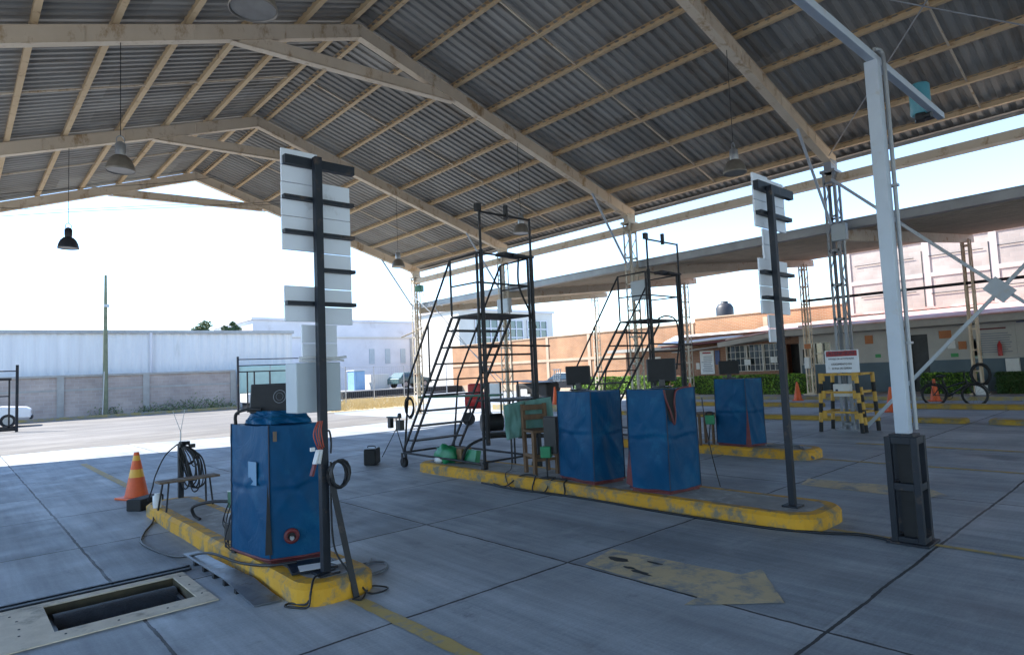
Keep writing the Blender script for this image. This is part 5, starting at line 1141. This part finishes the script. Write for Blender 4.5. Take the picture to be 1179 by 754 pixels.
# tan unfinished wall piece and warehouse
t = thing('portable_cabin', 'light blue portable cabin before the white building', 'cabin', (25.4, 48, 0))
MB().bb((25.0, 47.4, .2), (26.0, 48.6, 2.2)).build('body', 'blue_paint', t, .04); MB().bb((24.95, 47.3, 2.2), (26.05, 48.7, 2.28)).build('roof', 'white_plastic', t); MB().bb((25.2, 47.37, .3), (25.8, 47.4, 2.1)).build('door', 'blue_paint', t)
t = thing('white_container', 'pale pinkish box container standing right of the blue cabin', 'container', (27.5, 48, 0))
MB().bb((26.6, 47.5, .5), (28.4, 49, 1.85)).build('body', 'cream_render', t, .03); MB().bb((26.7, 47.6, 0), (28.3, 48.9, .5)).build('base', 'dark_steel', t)
m = MB(); m.bb((22.5, 44.6, 0), (34, 45.0, .55)); tag(m.build('loading_kerb', 'rubber', loc=(28, 44.8, 0)), 'low black loading platform edge along the far yard', 'platform')
m = MB(); m.bb((22.5, 45, .3), (33.9, 50, .6)); struct(m.build('raised_yard', 'kerb_top'))

def car(name, label, cx_, cy_, rz, m_, L_=4.3, W_=1.7, H_=1.42, group=None, z=0.0, pickup=False):
    t = thing(name, label, 'car', (cx_, cy_, z), group); t.rotation_euler.z = rz
    def B(mm, nm, mt, par=t, bv=0):
        o = MB.build(mm, nm, mt, None, bv); o.parent = par; return o
    h = L_ / 2; w = W_ / 2
    prof = [(-h, .35), (-h, .78), (-h + .15, .88), (h - 1.25, .92), (h - .2, .78), (h, .62), (h, .35)]
    if pickup: prof = [(-h, .45), (-h, 1.0), (h - 1.25, 1.0), (h - .2, .92), (h, .8), (h, .4)]
    m = MB(); n = len(prof)
    vs = [(x, s_ * w, zz) for s_ in (-1, 1) for x, zz in prof]; m.add(vs, [tuple(range(n)), tuple(reversed(range(n, 2 * n)))] + [((i + 1) % n, i, n + i, n + (i + 1) % n) for i in range(n)])
    body = B(m, 'body', m_, t, .06)
    cab = [(-h + .25, .88), (-h + .75, H_ - .04), (h - 1.9, H_), (h - 1.15, .9)]
    if pickup: cab = [(-.55, 1.0), (-.5, H_ + .2), (h - 1.95, H_ + .2), (h - 1.2, 1.0)]
    m = MB(); n = 4; vs = [(x, s_ * (w - (.05 if zz < 1.05 else .17)), zz) for s_ in (-1, 1) for x, zz in cab]
    m.add(vs, [tuple(range(n)), tuple(reversed(range(n, 2 * n)))] + [((i + 1) % n, i, n + i, n + (i + 1) % n) for i in range(n)]); B(m, 'cabin', m_, t, .04)
    m = MB()
    for s_ in (-1, 1):
        pts = [(x * .93 + .0, s_ * (w - (.05 if zz < 1.05 else .17) + .012), zz + (.05 if i in (0, 3) else -.07)) for i, (x, zz) in enumerate(cab)]
        m.add(pts, [(0, 1, 2, 3)])
    a_, b_ = cab[2], cab[3]; m.add([(a_[0] + .03, -w + .24, a_[1] - .05), (a_[0] + .03, w - .24, a_[1] - .05), (b_[0] + .0, w - .14, b_[1] + .06), (b_[0] + .0, -w + .14, b_[1] + .06)], [(0, 1, 2, 3)])
    B(m, 'window', 'glass')
    for sx in (-h + .8, h - .85):
        for s_ in (-1, 1):
            m = MB(); m.tube([(sx, s_ * (w - .2), .31), (sx, s_ * (w + .005), .31)], .31, 20); wh = B(m, 'wheel', 'rubber')
            m = MB(); m.tube([(sx, s_ * (w + .003), .31), (sx, s_ * (w + .012), .31)], .19, 16); rim = MB.build(m, 'rim', 'gal', None); rim.parent = wh
    for s_ in (-1, 1):
        m = MB(); m.box((h - .02, s_ * (w - .28), .68), (.06, .3, .13)); B(m, 'headlight', 'lamp_glass', t, .01)
    m = MB(); m.box((h, 0, .42), (.12, W_ - .1, .16)); B(m, 'bumper', 'dark_steel', t, .02)
    return t
car('parked_pickup', 'white pickup parked at far left behind the black gate', 0.75, 38.6, R(-6), 'car_white', 4.6, 1.75, 1.45, None, 0, True)
car('parked_car', 'dark green car parked before the white building', 30.2, 47.2, R(10), 'car_green', 3.9, 1.65, 1.35, None, .6)
car('parked_car', 'black car parked along the orange brick wall', 31.6, 29.8, R(100), 'car_black', 4.2, 1.7, 1.4)
# red barrow machine beyond the shade
t = thing('red_compressor', 'red wheeled compressor standing in the sun beyond the stairs', 'machine', (12.2, 15.3, 0))
MB().tube([(12.0, 15.55, .75), (12.4, 15.1, .75)], .26, 18).build('tank', 'red_paint', t); MB().box((12.2, 15.35, 1.1), (.4, .45, .35), rz=-.8).build('motor', 'red_paint', t, .05)
for q in ((11.95, 15.4), (12.35, 14.95)):
    MB().tube([(q[0] - .02, q[1], .2), (q[0] + .06, q[1] + .05, .2)], .2, 16).build('wheel', 'rubber', t)
m = MB(); m.rod((12.1, 15.5, .2), (12.1, 15.5, .6), .03); m.rod((12.35, 15.1, .2), (12.35, 15.1, .6), .03); m.rod((12.3, 15.0, .75), (12.6, 14.6, 1.0), .02); m.build('frame', 'dark_steel', t)
# easel board on a column side
t = thing('notice_stand', 'black framed stand with a white sheet before the third right column', 'notice stand', (12, 13.8, 0))
m = MB()
for y in (14.42, 13.9, 13.15): m.bb((11.98, y - .02, 0), (12.02, y + .02, 1.32))
m.bb((11.98, 13.13, 1.28), (12.02, 14.44, 1.32)); m.build('frame', 'black_steel', t)
MB().bb((11.985, 13.93, .82), (12.0, 14.38, 1.27)).build('sheet', 'paper', t)
t = thing('cargo_pallet', 'dark covered pile with a white chair and table frame beside the far orange cone', 'stall', (20, 20.4, 0))
MB().box((20.0, 20.6, .55), (.9, 1.9, .95), rz=.1).build('covered_pile', 'rubber', t, .08)
m = MB(); m.beam((19.5, 19.4, 1.05), (20.2, 22, 1.15), .9, .03); m.build('awning_sheet', 'dark_steel', t)
m = MB(); m.box((19.45, 20.9, .62), (.05, .4, .3)); m.box((19.4, 20.6, .45), (.1, .25, .2), rz=.3); m.rod((19.4, 20.3, 0), (19.4, 20.25, .65), .025); m.build('bundle', 'white_plastic', t)
t = thing('white_chair', 'white plastic slatted chair on top of the dark covered pile', 'chair', (20.4, 19.7, 1.03))
m = MB()
for k in range(4): m.rod((20.3, 19.45 + .13 * k, 1.1), (20.35, 19.4 + .13 * k, 1.62), .022)
for z in (1.15, 1.35, 1.6): m.rod((20.3, 19.42, z), (20.34, 19.88, z), .022)
m.build('backrest', 'white_plastic', t); MB().box((20.5, 19.65, 1.08), (.4, .45, .04)).build('seat', 'white_plastic', t)

# ------------------------------------------------------------------ warehouse, low wall, pole, gates at left
import mathutils
def wline(x): return 43.85 - .1 * (x - 3.4)
wrot = math.atan(-.1)
wh = thing('warehouse', 'long white metal clad warehouse with flat grey roof edge', 'warehouse', (3, 52, 0))
m = MB(); n = 150; x0, x1 = -60.0, 18.0
vs = []; fs = []
for i in range(n * 4 + 1):
    x = x0 + (x1 - x0) * i / (n * 4); d = (0, 0, .05, .05)[i % 4]; y = wline(x) + .7 + d
    vs += [(x, y, 0), (x, y, 4.95)]
for i in range(n * 4): fs.append((2 * i, 2 * i + 2, 2 * i + 3, 2 * i + 1))
m.add(vs, fs); m.add([(18, wline(18) + .7, 0), (18, 62, 0), (18, 62, 4.95), (18, wline(18) + .7, 4.95)], [(0, 1, 2, 3)]); m.build('cladding', 'cladding', wh)
m = MB(); m.beam((x0, wline(x0) + .66, 5.02), (x1 + .1, wline(x1 + .1) + .66, 5.02), .2, .2); m.build('roof_edge', 'grey_fascia', wh)
m = MB(); m.add([(x0, wline(x0) + .6, 5.1), (x1, wline(x1) + .6, 5.1), (x1, 64, 5.9), (x0, 70, 5.9)], [(0, 1, 2, 3)]); m.build('roof', 'sheet', wh)
m = MB(); m.rod((9.35, wline(9.35) + .62, 0), (9.35, wline(9.35) + .62, 4.95), .09); m.build('downpipe', 'white_render', wh)
lw = thing('block_wall', 'low pinkish concrete block wall with pale piers before the warehouse', 'wall', (3, 43.8, 0))
m = MB(); m.beam((x0, wline(x0), 1.18), (14.0, wline(14.0), 1.18), .18, 2.36); m.build('blockwork', 'block_wall', lw)
m = MB()
for x in (-8.5, -4, .6, 4.75, 8.95, 13.85): m.box((x, wline(x) - .1, 1.18), (.34, .14, 2.36), rz=wrot)
m.beam((x0, wline(x0) - .095, 1.62), (14, wline(14) - .095, 1.62), .02, .12); m.beam((x0, wline(x0) - .03, 2.42), (14, wline(14) - .03, 2.42), .3, .12); m.build('concrete_pier', 'concrete_trim', lw)
m = MB(); m.beam((x0, wline(x0) - 1.3, .05), (13.8, wline(13.8) - 1.3, .05), .3, .2); struct(m.build('kerb_strip', 'kerb_faded'))
t = thing('utility_pole', 'tall greenish weathered utility pole rising before the warehouse', 'pole', (6.75, 42.6, 0))
MB().tube([(6.75, 42.6, 0), (6.75, 42.6, 5), (6.75, 42.6, 8.2)], [.15, .11, .07], 12).build('pole', 'pole_wood', t); MB().box((6.78, 42.5, 6.4), (.28, .2, .16)).build('lamp_head', 'gal', t); MB().rod((6.6, 42.5, 0), (6.68, 42.5, 2.6), .035).build('conduit', 'gal', t)
# left gate
t = thing('sliding_gate', 'black steel sliding gate leaf at the left picture edge', 'gate', (0, 33, 0))
m = MB(); m.bb((-6, 32.97, 2.12), (1.95, 33.03, 2.22)); m.bb((-6, 32.97, .05), (2.1, 33.03, .25))
for x in (-5, -3, -1, .3, 1.88): m.bb((x - .03, 32.97, .2), (x + .03, 33.03, 2.15))
m.bb((.3, 32.98, 1.45), (1.9, 33.02, 1.5)); m.build('frame', 'black_steel', t)
m = MB(); m.bb((2.08, 32.95, 0), (2.18, 33.05, 2.75)); m.rod((-6, 33, 2.52), (2.1, 33, 2.5), .025); m.build('guide_post', 'dark_steel', t)
for x in (1.5, -4): MB().tube([(x, 32.97, .07), (x, 33.03, .07)], .07, 14).build('wheel', 'rubber', t)
# right gate and fence
t = thing('steel_gate', 'black steel gate frame left of the near cabinet monitor', 'gate', (13, 33, 0))
m = MB(); m.bb((10.9, 32.95, 0), (10.98, 33.05, 2.95)); m.rod((10.9, 33, 2.8), (16.9, 33, 2.83), .025); m.rod((10.9, 33, 2.48), (14.8, 33, 2.5), .025); m.build('guide_post', 'dark_steel', t)
m = MB(); m.bb((11.0, 32.96, 2.14), (16.3, 33.02, 2.2))
for x in (11.4, 11.75, 12.55, 13.45, 14.2, 15.2, 16.28): m.bb((x - .03, 32.96, 0.1), (x + .03, 33.02, 2.17))
m.bb((11.4, 32.97, .1), (16.3, 33.01, .2)); m.build('frame', 'black_steel', t)
t = thing('mesh_fence', 'thin wire mesh fence on slim posts before the white building', 'fence', (19, 36, 0))
m = MB()
FP = [(16.4, 33.2), (18.7, 36.6), (21.5, 38), (24.5, 39), (29, 40)]
for x, y in FP: m.rod((x, y, 0), (x, y, 2.3), .035)
m.build('post', 'gal', t) if False else None
for x, y in FP: MB().rod((x, y, 0), (x, y, 2.35), .035).build('post', 'gal', t)
m = MB()
for (xa, ya), (xb, yb_) in zip(FP, FP[1:]):
    for z in (.3, 2.3): m.rod((xa, ya, z), (xb, yb_, z), .012, 5)
    L_ = math.hypot(xb - xa, yb_ - ya); k = int(L_ / .22)
    for i in range(k):
        u = i / k; x = xa + (xb - xa) * u; y = ya + (yb_ - ya) * u; m.rod((x, y, .3), (x, y, 2.3), .003, 3)
    for z in (.8, 1.3, 1.8): m.rod((xa, ya, z), (xb, yb_, z), .003, 3)
m.build('wire_mesh', 'gal', t)
t = thing('shade_screen', 'pale green shade cloth screen behind the right gate', 'screen', (15.3, 41.5, 0))
cloth('cloth', 'mesh_green', (14.1, 42.3, .9), (18.0, 41.6, .9), (14.1, 42.3, 2.7), (18.0, 41.6, 2.7), .06, 2, t)
for x, y in ((14.1, 42.32), (16, 41.98), (18, 41.62)): MB().rod((x, y, 0), (x, y, 2.75), .04).build('post', 'gal', t)
t = thing('white_trailer', 'low white trailer body seen through the right gate', 'trailer', (13.3, 39, 0))
MB().bb((13.3, 38.4, .4), (15.4, 39.8, .95)).build('body', 'cladding', t, .04); MB().bb((13.4, 38.5, .0), (15.3, 39.7, .4)).build('chassis', 'dark_steel', t)
# dry grass strip
m = MB(); G_ = [(13.4, 28.2), (17.6, 27.6), (20.5, 30), (27, 41), (22.5, 43.5), (20.2, 41)]
m.add([(x, y, .02) for x, y in G_], [tuple(range(6))]); struct(m.build('dry_ground', 'dry_soil'))
random.seed(11); m = MB()
for _ in range(6500):
    u, v = random.random(), random.random(); a_ = Vector((13.6, 28.3)).lerp(Vector((21.5, 42.5)), u); b_ = Vector((18.6, 28.4)).lerp(Vector((26.5, 41)), u); p_ = a_.lerp(b_, v)
    h_ = random.uniform(.06, .2); dx, dy = random.gauss(0, .05), random.gauss(0, .05); m.add([(p_.x - .012, p_.y, .02), (p_.x + .012, p_.y, .02), (p_.x + dx, p_.y + dy, .02 + h_)], [(0, 1, 2)])
stuff(m.build('dry_grass', 'dry_grass'), 'yellow dry grass strip beyond the sunlit yard', 'grass')
# weeds along the low wall
random.seed(13)
for i, (x, sz, lab) in enumerate(((6.9, .55, 'green weed tuft at the foot of the utility pole'), (9.0, .5, 'green weed tuft against the wall pier'), (10.3, .6, 'broad weed clump along the low wall'), (11.4, .75, 'tall weed clump in the middle of the low wall'), (12.6, .7, 'dark weed clump near the wall end'), (13.3, .4, 'low weed tuft at the wall end'))):
    t = thing('weed', lab, 'weed', (x, wline(x) - .45, 0), 'weeds growing along the low wall'); m = MB(); y = wline(x) - .45
    leaves(m, 230, lambda: (x + random.gauss(0, .42), y + random.gauss(0, .15), abs(random.gauss(0, sz * .5))), .07); m.build('leaves', 'weed', t)
    m = MB()
    for k in range(7): m.rod((x + random.gauss(0, .25), y, 0), (x + random.gauss(0, .4), y, sz), .012, 4)
    m.build('stem', 'twig', t)
def tree(label, x, y, h, r, n, seed):
    random.seed(seed); t = thing('tree', label, 'tree', (x, y, 0), 'trees behind the warehouse')
    m = MB(); m.tube(spline([(x, y, 0), (x + .1, y, h * .4), (x - .1, y + .1, h * .75)]), [.22 - .01 * i for i in range(17)], 10)
    for k in range(6):
        a_ = k * 1.05; m.tube([(x, y, h * (.5 + .03 * k)), (x + r * .7 * math.cos(a_), y + r * .7 * math.sin(a_), h * .85)], [.07, .03], 6)
    m.build('trunk', 'bark', t)
    cl = [(x + random.gauss(0, r * .5), y + random.gauss(0, r * .5), h - r * .55 + random.gauss(0, r * .3), r * random.uniform(.3, .5)) for _ in range(12)]
    def fn():
        c = random.choice(cl); d = Vector((random.gauss(0, 1), random.gauss(0, 1), random.gauss(0, 1))).normalized() * c[3] * random.uniform(.55, 1.05)
        return (c[0] + d.x, c[1] + d.y, c[2] + d.z * .8)
    m = MB(); leaves(m, n, fn, .13); m.build('crown', 'tree_leaf', t)
tree('larger rounded tree crown showing over the warehouse roof', 17.5, 62, 6.95, 1.3, 2600, 21)
tree('smaller tree crown to its right over the warehouse roof', 20.2, 63, 6.95, .8, 1500, 22)

# ------------------------------------------------------------------ camera
r2 = Vector((0.7433921174360647, -0.6674657142257673, -0.04310081283468645)); u2 = Vector((-0.014742488636697818, -0.08077527172261756, 0.9966233062230354)); f2 = Vector((0.6686933667703914, 0.740246496655826, 0.06988780598970891))
cd = bpy.data.cameras.new('camera'); co = bpy.data.objects.new('camera', cd); COL.objects.link(co)
mt = Matrix((r2, u2, -f2)).transposed().to_4x4(); mt.translation = Vector((0, 0, 1.6)); co.matrix_world = mt
cd.sensor_width = 36.0; cd.sensor_fit = 'HORIZONTAL'; cd.lens = 720.737 / 1179 * 36; cd.clip_start = .05; cd.clip_end = 1500
S.camera = co

# ------------------------------------------------------------------ light
sd = Vector((-.5, .79, 1.0)).normalized()
w = bpy.data.worlds.new('World'); S.world = w; w.use_nodes = True
nt = w.node_tree; bg = nt.nodes['Background']; sky = nt.nodes.new('ShaderNodeTexSky'); sky.sky_type = 'NISHITA'; sky.sun_disc = False
sky.sun_elevation = math.asin(sd.z); sky.sun_rotation = math.atan2(sd.x, sd.y); sky.air_density = 1.0; sky.dust_density = 0.1; sky.ozone_density = 3.5; sky.altitude = 200
nt.links.new(sky.outputs[0], bg.inputs['Color']); bg.inputs['Strength'].default_value = 0.15
ld = bpy.data.lights.new('sun', 'SUN'); ld.energy = 4.0; ld.angle = R(.53); ld.color = (1, .95, .88); lo = bpy.data.objects.new('sun', ld); COL.objects.link(lo)
lo.rotation_euler = sd.to_track_quat('Z', 'Y').to_euler(); lo.location = (0, 0, 30)
S.view_settings.view_transform = 'Standard'; S.view_settings.look = 'None'; S.view_settings.exposure = 1.7; S.view_settings.gamma = 1.0
S.view_settings.use_curve_mapping = False
S.render.engine = 'CYCLES'; S.cycles.use_denoising = True
try: S.cycles.denoiser = 'OPENIMAGEDENOISE'
except Exception: pass
S.cycles.max_bounces = 8; S.cycles.diffuse_bounces = 5; S.cycles.glossy_bounces = 3
S.cycles.sample_clamp_indirect = 8
